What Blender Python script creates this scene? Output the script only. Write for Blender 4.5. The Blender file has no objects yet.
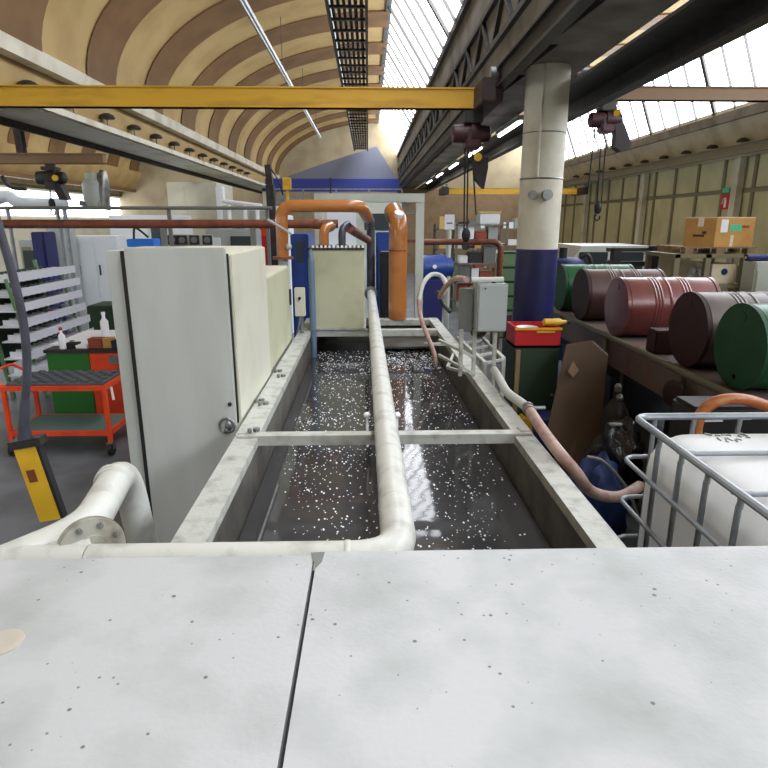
import bpy, bmesh, math, random
from mathutils import Vector, Matrix
random.seed(7)
C = bpy.context.scene.collection
pi = math.pi
# ------------------------------------------------------------------ camera model (768 x 768)
FPX = 600.0; PITCH = math.radians(15.1); YAW = math.radians(1.48); CAM = Vector((0, 0, 2.1))
cf = Vector((math.sin(YAW)*math.cos(PITCH), math.cos(YAW)*math.cos(PITCH), -math.sin(PITCH)))
cr = Vector((math.cos(YAW), -math.sin(YAW), 0)); cu = cr.cross(cf)
def ray(px, py): return cr*((px-384)/FPX) - cu*((py-384)/FPX) + cf
def onX(px, py, x): d = ray(px, py); return CAM + d*(x/d.x)
def onY(px, py, y): d = ray(px, py); return CAM + d*(y/d.y)
def onZ(px, py, z): d = ray(px, py); return CAM + d*((z-CAM.z)/d.z)

# ------------------------------------------------------------------ materials
def lin(c): return tuple(((v/255)/12.92 if v/255 <= .04045 else ((v/255+.055)/1.055)**2.4) for v in c) + (1,)
def mat(name, c, rough=.6, metal=0, c2=None, scale=4, lo=.45, hi=.7, bump=0, bscale=60, specks=None, spscale=30, spth=.1,
        emit=None, estr=0, coat=0, detail=5, stretch=None, trans=0):
    m = bpy.data.materials.new(name); m.use_nodes = True
    nt = m.node_tree; N = nt.nodes; L = nt.links; b = N['Principled BSDF']
    b.inputs['Roughness'].default_value = rough; b.inputs['Metallic'].default_value = metal
    b.inputs['Base Color'].default_value = lin(c)
    if coat: b.inputs['Coat Weight'].default_value = coat
    tc = N.new('ShaderNodeTexCoord'); co = tc.outputs['Object']
    if stretch:
        mp = N.new('ShaderNodeMapping'); mp.inputs['Scale'].default_value = stretch
        L.new(co, mp.inputs['Vector']); co = mp.outputs['Vector']
    out = None
    if c2:
        n = N.new('ShaderNodeTexNoise'); n.inputs['Scale'].default_value = scale; n.inputs['Detail'].default_value = detail
        L.new(co, n.inputs['Vector'])
        mr = N.new('ShaderNodeMapRange'); mr.inputs['From Min'].default_value = lo; mr.inputs['From Max'].default_value = hi
        L.new(n.outputs['Fac'], mr.inputs['Value'])
        mx = N.new('ShaderNodeMix'); mx.data_type = 'RGBA'; mx.inputs['A'].default_value = lin(c); mx.inputs['B'].default_value = lin(c2)
        L.new(mr.outputs['Result'], mx.inputs['Factor']); out = mx.outputs['Result']
    if specks:
        v = N.new('ShaderNodeTexVoronoi'); v.inputs['Scale'].default_value = spscale; L.new(tc.outputs['Object'], v.inputs['Vector'])
        n2 = N.new('ShaderNodeTexNoise'); n2.inputs['Scale'].default_value = spscale*.45; L.new(tc.outputs['Object'], n2.inputs['Vector'])
        ad = N.new('ShaderNodeMath'); ad.operation = 'MULTIPLY_ADD'; ad.inputs[1].default_value = .5; ad.inputs[2].default_value = -.15
        L.new(n2.outputs['Fac'], ad.inputs[0])
        sm = N.new('ShaderNodeMath'); sm.operation = 'ADD'; L.new(ad.outputs[0], sm.inputs[0]); L.new(v.outputs['Distance'], sm.inputs[1])
        mr2 = N.new('ShaderNodeMapRange'); mr2.inputs['From Min'].default_value = spth; mr2.inputs['From Max'].default_value = spth+.05
        mr2.inputs['To Min'].default_value = 1; mr2.inputs['To Max'].default_value = 0
        L.new(sm.outputs[0], mr2.inputs['Value'])
        mx2 = N.new('ShaderNodeMix'); mx2.data_type = 'RGBA'; mx2.inputs['A'].default_value = lin(c); mx2.inputs['B'].default_value = lin(specks)
        if out: L.new(out, mx2.inputs['A'])
        L.new(mr2.outputs['Result'], mx2.inputs['Factor']); out = mx2.outputs['Result']
    if out: L.new(out, b.inputs['Base Color'])
    if bump:
        n = N.new('ShaderNodeTexNoise'); n.inputs['Scale'].default_value = bscale; n.inputs['Detail'].default_value = 3
        L.new(co, n.inputs['Vector'])
        bp = N.new('ShaderNodeBump'); bp.inputs['Strength'].default_value = bump; bp.inputs['Distance'].default_value = .02
        L.new(n.outputs['Fac'], bp.inputs['Height']); L.new(bp.outputs['Normal'], b.inputs['Normal'])
    if emit:
        b.inputs['Emission Color'].default_value = lin(emit); b.inputs['Emission Strength'].default_value = estr
    return m
M = {}
def mk(name, *a, **k): M[name] = mat(name, *a, **k)
mk('plate', (177,178,178), .5, 0, (152,156,153), 5, .44, .72, .06, 90, (96,98,96), 34, .13, detail=12)
mk('white_paint', (196,196,188), .42, 0, (152,150,138), 9, .48, .78, .08, 40)
mk('rim', (178,179,171), .5, 0, (138,136,125), 11, .48, .72, .12, 60)
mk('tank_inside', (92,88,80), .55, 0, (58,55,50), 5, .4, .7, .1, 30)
mk('tank_floor', (58,56,52), .8, 0, (40,39,36), 3)
mk('grey_cabinet', (190,193,188), .45, 0, (178,181,175), 1.6, .45, .7, 0, 1, None, 1, 0, stretch=(3,3,.6))
mk('cream_cabinet', (206,204,186), .45, 0, (192,189,168), 2, .5, .75)
mk('cream_box', (186,185,156), .5, 0, (168,166,138), 3, .5, .75)
mk('dark', (26,26,28), .6)
mk('bag_dark', (44,34,38), .6)
mk('flange_grey', (160,158,146), .5, 0, (120,114,98), 14)
mk('black_rubber', (28,28,30), .7)
mk('steel', (150,152,150), .38, .8, (120,122,120), 12)
mk('galv', (150,155,160), .4, .6, (128,133,138), 8)
mk('dark_steel', (62,60,58), .5, .5, (44,42,40), 8)
mk('orange_pipe', (174,108,50), .32, 0, (140,80,38), 6, .5, .8, coat=.3)
mk('rust_pipe', (122,66,44), .5, 0, (88,46,32), 10)
mk('grey_pipe', (120,122,118), .45, .3)
mk('slate_pipe', (74,74,86), .4, .2, (58,58,66), 8)
mk('yellow', (226,180,40), .45, 0, (200,150,34), 6, .5, .75)
mk('crane_yellow', (204,158,40), .5, 0, (164,120,32), 3, .5, .75, stretch=(.5,3,3))
mk('crane_end', (52,38,36), .6)
mk('crane_brown', (128,100,72), .6)
mk('maroon_hoist', (66,30,36), .5, 0, (44,22,26), 8)
mk('concrete_floor', (112,116,122), .5, 0, (84,87,92), 2.2, .4, .7, .03, 40)
mk('wall_panel', (212,206,164), .55, 0, (190,186,146), 1.3, .4, .65)
mk('wall_low', (150,146,120), .7)
mk('mullion', (128,122,96), .6)
mk('end_wall', (168,154,124), .7, 0, (148,134,106), 1.5)
mk('beige_wall', (206,202,182), .7, 0, (190,184,162), 1.5)
mk('vault', (176,150,98), .7, 0, (156,128,78), 1.5, .4, .7)
mk('vault_rib', (116,84,46), .7, 0, (98,70,36), 2, .4, .7)
mk('beam_white', (216,212,196), .6, 0, (186,180,160), 2, .45, .7)
mk('beam_grey', (134,130,122), .7, 0, (92,88,82), 2.5, .4, .7)
mk('gable_blue', (44,62,146), .5)
mk('gable_grey', (122,126,144), .6)
mk('column_white', (214,210,194), .7, 0, (190,184,164), 3, .45, .7, .15, 20)
mk('column_blue', (22,25,84), .45, 0, (18,20,66), 4)
mk('glaze_cream', (240,236,216), .4, emit=(244,248,255), estr=6)
mk('glaze_dim', (240,236,216), .4, emit=(246,249,255), estr=3.5)
mk('glaze_white', (250,250,250), .4, emit=(240,247,255), estr=6)
mk('glaze_side', (250,250,250), .4, emit=(240,247,255), estr=3)
mk('glaze_bar', (88,86,84), .5)
mk('tube', (255,255,255), .4, emit=(255,252,244), estr=7)
mk('drum_red', (118,58,54), .33, .1, (98,46,44), 4, coat=.2)
mk('drum_maroon', (52,22,26), .62, 0, (42,18,20), 4)
mk('drum_brown', (84,58,54), .42, .1, (70,46,44), 4)
mk('drum_grey', (98,84,80), .4, .1, (80,66,62), 4)
mk('drum_green', (16,88,50), .38, .1, (20,88,50), 4)
mk('drum_dkgreen', (18,76,46), .6, 0, (18,66,42), 4)
mk('hdpe', (249,250,250), .38, 0, (242,244,243), 1.5, .5, .8)
mk('hose_pink', (170,142,130), .45, 0, (136,102,90), 12)
mk('hose_orange', (186,106,58), .4, 0, (204,150,96), 12, .5, .75)
mk('plug_tan', (176,168,154), .6)
mk('hose_grey', (176,176,170), .45)
mk('tool_orange', (232,74,30), .42, 0, (206,60,24), 5)
mk('bench_green', (34,108,34), .5)
mk('mat_grey', (88,92,98), .75, bump=.3, bscale=30)
mk('teal', (92,120,116), .6)
mk('shelf_silver', (220,222,230), .35, .1)
mk('pipe_bluegrey', (104,124,146), .4, .1)
mk('rack_green', (104,136,94), .55)
mk('white_machine', (224,230,234), .4, 0, (208,214,220), 1)
mk('pale_machine', (196,202,192), .5, 0, (176,182,172), 2)
mk('blue_machine', (34,66,142), .42, 0, (26,50,110), 4)
mk('bright_blue', (30,120,224), .4)
mk('navy', (30,34,96), .5)
mk('red', (192,32,36), .45)
mk('cardboard', (198,152,88), .75, 0, (184,136,74), 3)
mk('cardboard_light', (216,180,120), .75)
mk('tape', (226,214,188), .4)
mk('sticker_green', (92,198,150), .5)
mk('paper', (238,240,246), .6)
mk('brownboard', (82,60,38), .7, 0, (68,50,31), 4)
mk('wood', (140,116,86), .75, 0, (124,102,74), 3)
mk('tarp_blue', (34,56,110), .6, 0, (24,40,84), 8)
mk('bag_black', (30,30,34), .22, bump=.6, bscale=14)
mk('rack_tray', (120,108,104), .65, 0, (134,76,70), 3, .55, .75)
mk('rack_rail', (118,116,100), .5, .2)
mk('dark_green', (36,58,36), .6)
mk('terracotta', (150,70,48), .6)
mk('plastic_grey', (160,166,164), .45)
mk('silver_body', (198,200,196), .35, .2)
mk('window_dark', (52,62,66), .15)
mk('foam', (246,248,252), .25)
def translucent(k, fac):
    nt = M[k].node_tree; N = nt.nodes; L = nt.links
    t = N.new('ShaderNodeBsdfTranslucent'); t.inputs['Color'].default_value = (.96, .97, .97, 1)
    mx = N.new('ShaderNodeMixShader'); mx.inputs[0].default_value = fac
    L.new(N['Principled BSDF'].outputs[0], mx.inputs[1]); L.new(t.outputs[0], mx.inputs[2]); L.new(mx.outputs[0], N['Material Output'].inputs['Surface'])
translucent('hdpe', .3)
# liquid
def liquid():
    m = mat('coolant', (34,32,30), .06)
    nt = m.node_tree; N = nt.nodes; L = nt.links; b = N['Principled BSDF']
    b.inputs['IOR'].default_value = 1.36
    tc = N.new('ShaderNodeTexCoord'); n = N.new('ShaderNodeTexNoise'); n.inputs['Scale'].default_value = 5; n.inputs['Detail'].default_value = 2
    L.new(tc.outputs['Object'], n.inputs['Vector'])
    bp = N.new('ShaderNodeBump'); bp.inputs['Strength'].default_value = .06; bp.inputs['Distance'].default_value = .02
    L.new(n.outputs['Fac'], bp.inputs['Height']); L.new(bp.outputs['Normal'], b.inputs['Normal'])
    n2 = N.new('ShaderNodeTexNoise'); n2.inputs['Scale'].default_value = 1.6
    L.new(tc.outputs['Object'], n2.inputs['Vector'])
    mx = N.new('ShaderNodeMix'); mx.data_type = 'RGBA'; mx.inputs['A'].default_value = lin((46,46,49)); mx.inputs['B'].default_value = lin((74,73,72))
    L.new(n2.outputs['Fac'], mx.inputs['Factor']); L.new(mx.outputs['Result'], b.inputs['Base Color'])
    M['coolant'] = m
liquid()

# ------------------------------------------------------------------ mesh builder
class MB:
    def __init__(s): s.v = []; s.f = []; s.mi = []; s.cur = 0
    def add(s, vs, fs):
        b = len(s.v); s.v += [Vector(v) for v in vs]
        for f in fs: s.f.append([b+i for i in f]); s.mi.append(s.cur)
        return s
    def box(s, lo, hi, rz=0, bev=0):
        lo = Vector(lo); hi = Vector(hi); c = (lo+hi)/2; h = (hi-lo)/2
        bm = bmesh.new(); bmesh.ops.create_cube(bm, size=2)
        for v in bm.verts: v.co = Vector((v.co.x*h.x, v.co.y*h.y, v.co.z*h.z))
        if bev: bmesh.ops.bevel(bm, geom=bm.edges[:], offset=min(bev, min(h)*.9), segments=2, affect='EDGES')
        R = Matrix.Rotation(rz, 3, 'Z'); bm.verts.index_update()
        s.add([R @ v.co + c for v in bm.verts], [[v.index for v in f.verts] for f in bm.faces]); bm.free(); return s
    def obox(s, c, ax, ay, az, bev=0):           # oriented box: centre and three half-axis vectors
        bm = bmesh.new(); bmesh.ops.create_cube(bm, size=2)
        c, ax, ay, az = Vector(c), Vector(ax), Vector(ay), Vector(az); m = Matrix((ax, ay, az)).transposed()
        bm.verts.index_update()
        s.add([m @ v.co + c for v in bm.verts], [[v.index for v in f.verts] for f in bm.faces]); bm.free(); return s
    def bar(s, a, b, w, h, up=(0, 0, 1)):         # rectangular bar from a to b
        a, b = Vector(a), Vector(b); d = b-a; up = Vector(up)
        sx = d.cross(up).normalized(); uz = sx.cross(d).normalized()
        return s.obox((a+b)/2, sx*w/2, d/2, uz*h/2)
    def cyl(s, a, b, r, n=20, r2=None):
        a, b = Vector(a), Vector(b); r2 = r if r2 is None else r2
        return s.rings([(a, r), (b, r2)], (b-a), n)
    def rings(s, cr_, d, n=20, cap=True):
        d = Vector(d).normalized(); t = Vector((0, 0, 1)) if abs(d.z) < .9 else Vector((1, 0, 0))
        e1 = d.cross(t).normalized(); e2 = d.cross(e1)
        vs = []; fs = []
        for c, r in cr_:
            for i in range(n):
                a = 2*pi*i/n; vs.append(Vector(c) + e1*math.cos(a)*r + e2*math.sin(a)*r)
        for k in range(len(cr_)-1):
            for i in range(n):
                j = (i+1) % n; fs.append([k*n+i, k*n+j, (k+1)*n+j, (k+1)*n+i])
        if cap: fs.append(list(range(n))); fs.append([(len(cr_)-1)*n+i for i in range(n-1, -1, -1)])
        return s.add(vs, fs)
    def lathe(s, base, axis, prof, n=24):          # prof: (along axis, radius)
        base = Vector(base); ax = Vector(axis).normalized()
        return s.rings([(base+ax*h, max(r, .0005)) for h, r in prof], ax, n)
    def tube(s, pts, r, n=14, fil=0, smooth=0, cap=True, r_end=None):
        P = [Vector(p) for p in pts]
        if fil:
            Q = [P[0]]
            for i in range(1, len(P)-1):
                a, b, c = P[i-1], P[i], P[i+1]; f = min(fil, (a-b).length*.49, (c-b).length*.49)
                p0 = b+(a-b).normalized()*f; p1 = b+(c-b).normalized()*f
                for k in range(9):
                    t = k/8; Q.append(p0*(1-t)**2 + b*2*t*(1-t) + p1*t*t)
            Q.append(P[-1]); P = Q
        if smooth:
            Q = []
            for i in range(len(P)-1):
                p0, p1, p2, p3 = P[max(i-1, 0)], P[i], P[i+1], P[min(i+2, len(P)-1)]
                for k in range(smooth):
                    t = k/smooth
                    Q.append(.5*((2*p1)+(p2-p0)*t+(2*p0-5*p1+4*p2-p3)*t*t+(3*p1-p0-3*p2+p3)*t**3))
            Q.append(P[-1]); P = Q
        vs = []; fs = []; e = None
        for i, p in enumerate(P):
            d = (P[min(i+1, len(P)-1)]-P[max(i-1, 0)]).normalized()
            if e is None:
                t = Vector((0, 0, 1)) if abs(d.z) < .9 else Vector((1, 0, 0)); e = d.cross(t).normalized()
            e = (e-d*e.dot(d)).normalized(); e2 = d.cross(e)
            rr = r if r_end is None else r+(r_end-r)*i/(len(P)-1)
            for k in range(n):
                a = 2*pi*k/n; vs.append(p+e*math.cos(a)*rr+e2*math.sin(a)*rr)
        for i in range(len(P)-1):
            for k in range(n):
                j = (k+1) % n; fs.append([i*n+k, i*n+j, (i+1)*n+j, (i+1)*n+k])
        if cap: fs.append(list(range(n))); fs.append([(len(P)-1)*n+i for i in range(n-1, -1, -1)])
        return s.add(vs, fs)
    def prism(s, poly, vec):                        # polygon (3d points) extruded along vec
        P = [Vector(p) for p in poly]; v = Vector(vec); n = len(P)
        return s.add(P+[p+v for p in P], [list(range(n)), list(range(2*n-1, n-1, -1))]+[[i, (i+1) % n, n+(i+1) % n, n+i] for i in range(n)])
    def sphere(s, c, r, sc=(1, 1, 1), u=12, v=8):
        bm = bmesh.new(); bmesh.ops.create_uvsphere(bm, u_segments=u, v_segments=v, radius=r); bm.verts.index_update()
        c = Vector(c)
        s.add([Vector((q.co.x*sc[0], q.co.y*sc[1], q.co.z*sc[2]))+c for q in bm.verts], [[q.index for q in f.verts] for f in bm.faces]); bm.free(); return s
    def torus(s, c, axis, R, r, n=28, m=8, a0=0, a1=2*pi):
        ax = Vector(axis).normalized(); t = Vector((0, 0, 1)) if abs(ax.z) < .9 else Vector((1, 0, 0))
        e1 = ax.cross(t).normalized(); e2 = ax.cross(e1); full = abs(a1-a0-2*pi) < 1e-6
        pts = [Vector(c)+e1*math.cos(a0+(a1-a0)*i/n)*R+e2*math.sin(a0+(a1-a0)*i/n)*R for i in range(n+1)]
        return s.tube(pts, r, m, cap=not full)
    def build(s, name, m, parent=None, ang=35, noise=0):
        me = bpy.data.meshes.new(name); top = parent
        while top is not None and top.parent is not None: top = top.parent
        off = Vector(top['_base']) if top is not None and '_base' in top else Vector((0, 0, 0))
        bm = bmesh.new(); vs = [bm.verts.new(v-off) for v in s.v]
        for f, mi in zip(s.f, s.mi):
            try: q = bm.faces.new([vs[i] for i in f]); q.material_index = mi
            except ValueError: pass
        bmesh.ops.recalc_face_normals(bm, faces=bm.faces[:]); bm.to_mesh(me); bm.free()
        for x in (m if isinstance(m, (list, tuple)) else [m]): me.materials.append(M[x])
        me.polygons.foreach_set('use_smooth', [True]*len(me.polygons)); me.set_sharp_from_angle(angle=math.radians(ang))
        o = bpy.data.objects.new(name, me); C.objects.link(o)
        if parent: o.parent = parent
        return o
def tag(o, label, cat, group=None, kind=None):
    o['label'] = label; o['category'] = cat
    if group: o['group'] = group
    if kind: o['kind'] = kind
    return o
def thing(name, base, label, cat, group=None):
    o = bpy.data.objects.new(name, None); C.objects.link(o); o.location = base; o['_base'] = list(base)
    o.empty_display_size = .1
    return tag(o, label, cat, group)
def struct(name, mb, m, parent=None, ang=35):
    o = mb.build(name, m, parent, ang)
    if parent is None: o['kind'] = 'structure'
    return o
def copy_thing(root, loc, label=None, group=None, rz=0, mats=None):
    r = root.copy(); C.objects.link(r); r.location = loc; r.rotation_euler = (0, 0, rz); r['_base'] = list(loc)
    if label: r['label'] = label
    if group: r['group'] = group
    def kids(a, b):
        for ch in [o for o in C.objects if o.parent == a]:
            c = ch.copy(); C.objects.link(c); c.parent = b
            if mats and ch.name.split('.')[0] in mats:
                c.data = ch.data.copy(); c.data.materials[0] = M[mats[ch.name.split('.')[0]]]
            kids(ch, c)
    kids(root, r); return r

# ================================================================== THE HALL
Y0, Y1 = -13.0, 28.0
struct('floor', MB().box((-11.2, Y0, -.1), (8.2, Y1, 0)), 'concrete_floor')
def wall_right():
    w = struct('wall_right', MB().box((7.95, Y0, 0), (8.15, Y1, 4.15)), 'wall_low')
    p = MB(); q = MB(); rl = MB()
    y = Y0+.4
    while y < Y1-1:
        p.box((7.90, y+.05, 1.2), (7.95, y+1.05, 2.70)); p.box((7.90, y+.05, 2.79), (7.95, y+1.05, 3.42))
        q.box((7.87, y-.05, 1.1), (7.95, y+.05, 3.45)); y += 1.1
    rl.box((7.86, Y0, 2.70), (7.95, Y1, 2.78)).box((7.86, Y0, 1.1), (7.95, Y1, 1.2))
    p.build('cladding_panels', 'wall_panel', w); q.build('mullions', 'mullion', w); rl.build('rails', 'mullion', w)
wall_right()
struct('wall_left', MB().box((-11.2, Y0, 0), (-11.0, Y1, 4.2)), 'beige_wall')
struct('wall_back', MB().box((-11.2, Y1, 0), (8.2, Y1+.2, 6.4)), 'end_wall')
struct('wall_front', MB().box((-11.2, Y0-.2, 0), (8.2, Y0, 6.4)), 'beige_wall')
# vaulted shells, glazing and gutter beams of the three bays
def shell(sx, name):
    n = 20; pts = [(sx+.45-4.37*math.cos(pi/2*i/n), 4.05+2.2*math.sin(pi/2*i/n)) for i in range(n+1)]
    mb = MB()
    def sheet(mb, p, y0, y1, t):
        m = len(p); vs = [(x, y0, z) for x, z in p]+[(x, y1, z) for x, z in p]+[(x, y0, z+t) for x, z in p]+[(x, y1, z+t) for x, z in p]
        fs = []
        for i in range(m-1):
            fs += [[i, i+1, m+i+1, m+i], [2*m+i, 3*m+i, 3*m+i+1, 2*m+i+1], [i, 2*m+i, 2*m+i+1, i+1], [m+i, m+i+1, 3*m+i+1, 3*m+i]]
        fs += [[0, m, 3*m, 2*m], [m-1, 3*m-1, 4*m-1, 2*m-1]]
        mb.add(vs, fs)
    sheet(mb, pts, Y0, Y1, .1)
    o = struct(name, mb, 'vault', ang=30)
    rb = MB(); y = Y0+.3
    inner = [(sx+.45-4.345*math.cos(pi/2*i/n), 4.05+2.165*math.sin(pi/2*i/n)) for i in range(n+1)]
    while y < Y1-1:
        sheet(rb, inner, y, y+1.0, .03); y += 2.2
    rb.build('vault_ribs', 'vault_rib', o, 30)
shell(0, 'ceiling'); shell(6.1, 'ceiling.001'); shell(-6.1, 'ceiling.002')
def window(k, sx, m):
    a = Vector((sx+.45, 0, 6.3)); b = Vector((sx+1.28, 0, 4.2)) if sx > 3 else Vector((sx+1.36, 0, 4.9))
    mb = MB().add([(a.x, Y0, a.z), (a.x, Y1, a.z), (b.x, Y1, b.z), (b.x, Y0, b.z)], [[0, 1, 2, 3]])
    o = struct('window_%d' % k, mb, m)
    br = MB(); y = Y0+.2; d = (b-a)
    nn = Vector((d.z, 0, -d.x)).normalized()
    if nn.z > 0: nn = -nn
    i = 0
    while y < Y1:
        wd = .11 if i % 4 == 0 else .022
        br.bar(a+Vector((0, y, 0))+nn*.03, b+Vector((0, y, 0))+nn*.03, wd, .05, up=nn); y += .73; i += 1
    br.box((a.x-.06, Y0, a.z-.08), (a.x+.06, Y1, a.z+.12))
    br.build('glazing_bars', 'glaze_bar', o)
window(1, 0, 'glaze_cream'); window(2, 6.1, 'glaze_white'); window(3, -6.1, 'glaze_dim')
def beam(name, sx, m, flat):
    prof = [(1.36, 5.0), (1.36, 3.55), (2.12, 3.55), (2.2, 4.0), (2.2, 5.0)]
    o = struct(name, MB().prism([(x, Y0, z) for x, z in prof], (0, Y1-Y0, 0)), m)
    return o
g1 = beam('beam_gutter', 0, 'beam_grey', .7)
bk_ = MB().box((1.30, Y0, 4.86), (1.36, Y1, 4.98)).box((1.31, Y0, 4.3), (1.36, Y1, 4.36)).box((1.31, Y0, 3.86), (1.36, Y1, 3.92))
y = Y0+.5
while y < Y1-1:
    bk_.bar((1.34, y, 3.92), (1.34, y+.4, 4.3), .05, .05).bar((1.34, y+.4, 4.3), (1.34, y+.8, 3.92), .05, .05); y += 1.1
bk_.build('lattice', 'dark_steel', g1)
prof = [(-4.74, 5.0), (-4.74, 3.42), (-3.90, 3.42), (-3.90, 3.50), (-4.08, 3.50), (-4.08, 3.90), (-3.90, 3.90), (-3.88, 4.06), (-3.93, 4.1), (-4.3, 5.0)]
g2 = struct('beam_gutter.001', MB().prism([(x, Y0, z) for x, z in prof], (0, Y1-Y0, 0)), 'beam_white')
MB().box((-4.079, Y0, 3.502), (-4.06, Y1, 3.898)).build('fascia', 'vault', g2)
MB().box((-4.7, Y0, 3.40), (-3.95, Y1, 3.419)).build('soffit', 'beam_white', g2)
prof = [(7.30, 4.32), (7.30, 4.14), (7.72, 3.56), (7.72, 3.52), (7.42, 3.52), (7.42, 3.42), (8.15, 3.42), (8.15, 4.32)]
g3 = struct('beam_wall', MB().prism([(x, Y0, z) for x, z in prof], (0, Y1-Y0, 0)), 'beam_white')
MB().box((7.26, Y0, 4.06), (7.34, Y1, 4.24)).build('dark_edge', 'beam_grey', g3)
MB().box((7.38, Y0, 3.40), (7.45, Y1, 3.515)).build('ledge', 'beam_grey', g3)
prof = [(-11.0, 4.2), (-11.0, 3.5), (-10.3, 3.5), (-9.95, 3.95), (-9.9, 4.2)]
struct('beam_wall.001', MB().prism([(x, Y0, z) for x, z in prof], (0, Y1-Y0, 0)), 'vault')
struct('trim_9', MB().box((-10.4, Y0, 3.36), (-10.2, Y1, 3.49)), 'vault_rib'); struct('trim_10', MB().box((-10.95, Y0, 3.16), (-10.85, Y1, 3.26)), 'mullion')
struct('window_4', MB().box((-11.0, Y0, 2.3), (-10.97, Y1, 3.1)), 'glaze_side')
# crane runways with brackets and busbar
def runway(x, label, m='dark_steel', sgn=1):
    dz = -.14 if x < 0 else 0
    o = struct('trim_%d' % (1 if x > 0 and x < 2 else 2 if x < 0 else 3), MB().box((x-.05, Y0, 3.36+dz), (x+.05, Y1, 3.39+dz)).box((x-.012, Y0, 3.39+dz), (x+.012, Y1, 3.53+dz)).box((x-.05, Y0, 3.53+dz), (x+.05, Y1, 3.55+dz)), m)
    b = MB(); y = Y0+1
    while y < Y1-1:
        b.prism([(x+sgn*.06, y, 3.36+dz), (x+sgn*.32, y, 3.548+dz), (x+sgn*.06, y, 3.548+dz)], (0, .12, 0)); y += 1.1
    b.build('brackets', m, o)
runway(1.3, 'x'); struct('trim_2', MB().box((-4.70, Y0, 3.30), (-4.66, Y1, 3.40)), 'dark_steel'); runway(7.15, 'z', 'rack_rail')
runway2 = struct('trim_4', MB().box((2.5, Y0, 3.36), (2.64, Y1, 3.39)).box((2.56, Y0, 3.39), (2.58, Y1, 3.53)).box((2.4, Y0, 3.53), (2.64, Y1, 3.55)).box((2.2, Y0, 3.53), (2.45, Y1, 3.56)), 'dark_steel')
# white posts on the right wall
for i, (px, yy) in enumerate(((737, 185), (642, 205), (585, 215))):
    p = onX(px, yy, 7.78)
    struct('trim_%d' % (5+i), MB().box((7.72, p.y-.1, 0), (7.855, p.y+.1, 3.42)), 'beam_white')
# concrete column, blue at the foot
pc = Vector((1.77, 6.4, 0))
col = struct('pillar', MB().cyl(pc+Vector((0, 0, 1.83)), pc+Vector((0, 0, 3.548)), .212, 36), 'column_white')
MB().cyl(pc, pc+Vector((0, 0, 1.83)), .215, 36).build('blue_painted_base', 'column_blue', col)
MB().torus(pc+Vector((0, 0, 2.52)), (0, 0, 1), .214, .008, 40, 6).torus(pc+Vector((0, 0, 2.95)), (0, 0, 1), .214, .005, 40, 6).build('band', 'steel', col)
MB().cyl(pc+Vector((.0, -.21, 2.36)), pc+Vector((0, -.27, 2.36)), .05, 20).cyl(pc+Vector((-.12, -.17, 2.36)), pc+Vector((-.14, -.22, 2.36)), .045, 20).build('socket', 'steel', col)
MB().tube([pc+Vector((-.1, -.2, 2.53)), pc+Vector((-.1, -.2, 3.54))], .014, 8).build('conduit', 'column_white', col)
# end wall gable of the middle bay
gz = [(-4.1, 3.5), (-3.2, 3.85), (-1.4, 4.45), (.35, 4.98), (1.2, 3.75), (1.2, 3.5)]
gab = struct('wall_gable', MB().prism([(x, 25.2, z) for x, z in gz], (0, .2, 0)), 'gable_grey')
MB().box((-4.2, 25.12, 3.28), (1.25, 25.4, 3.76)).build('blue_band', 'gable_blue', gab)
MB().box((-4.2, 25.2, 0), (-4.0, 25.4, 3.28)).box((1.0, 25.2, 0), (1.2, 25.4, 3.28)).build('gable_posts', 'beige_wall', gab)
# ceiling cable ladder and lamp rail
ct = thing('ceiling_cable_ladder', (-.25, 14, 4.75), 'dark hanging cable ladder running along under the vault crest', 'cable tray')
c = MB().box((-.52, 5, 4.75), (-.48, 24.8, 4.9)).box((-.02, 5, 4.75), (.02, 24.8, 4.9))
y = 5.2
while y < 24.7: c.box((-.5, y, 4.76), (0, y+.05, 4.79)); y += .5
c.build('tray', 'dark_steel', ct)
c = MB()
for i in range(6): c.tube([(-.44+.075*i, 5, 4.815), (-.44+.075*i, 24.7, 4.815)], .024, 8)
c.build('cables', 'black_rubber', ct)
c = MB()
for y in (6, 10, 14, 18, 22): MB().cyl((-.5, y, 4.9), (-.5, y, 6.12), .01, 6).build('hanger', 'dark_steel', ct); MB().cyl((0, y, 4.9), (0, y, 6.18), .01, 6).build('hanger', 'dark_steel', ct)
lt = thing('ceiling_lamp_rail', (-1.65, 15, 4.9), 'long slim hanging lamp rail under the vault, beside the cable ladder', 'lamp')
MB().box((-1.69, 8, 4.92), (-1.61, 22.5, 4.98)).build('housing', 'galv', lt)
MB().cyl((-1.65, 8.1, 4.9), (-1.65, 22.4, 4.9), .016, 8).build('lamp_tube', 'hose_grey', lt)
c = MB()
for y in (9, 13, 17, 21): MB().cyl((-1.65, y, 4.98), (-1.65, y, 5.9), .008, 6).build('hanger', 'dark_steel', lt)
# lit tubes below the grey gutter
for i, y in enumerate((9.5, 12.5, 15.5, 18.5, 21.5)):
    t = thing('ceiling_tube_lamp', (2.1, y, 3.42), 'lit strip lamp hanging in the row under the grey gutter beam', 'lamp', 'strip lamps under the gutter beam')
    MB().box((2.05, y-.75, 3.44), (2.15, y+.75, 3.5)).box((2.09, y-.5, 3.5), (2.11, y-.48, 3.56)).box((2.09, y+.48, 3.5), (2.11, y+.5, 3.56)).build('housing', 'plastic_grey', t)
    MB().cyl((2.1, y-.72, 3.42), (2.1, y+.72, 3.42), .018, 10).build('tube', 'tube', t)
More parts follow.
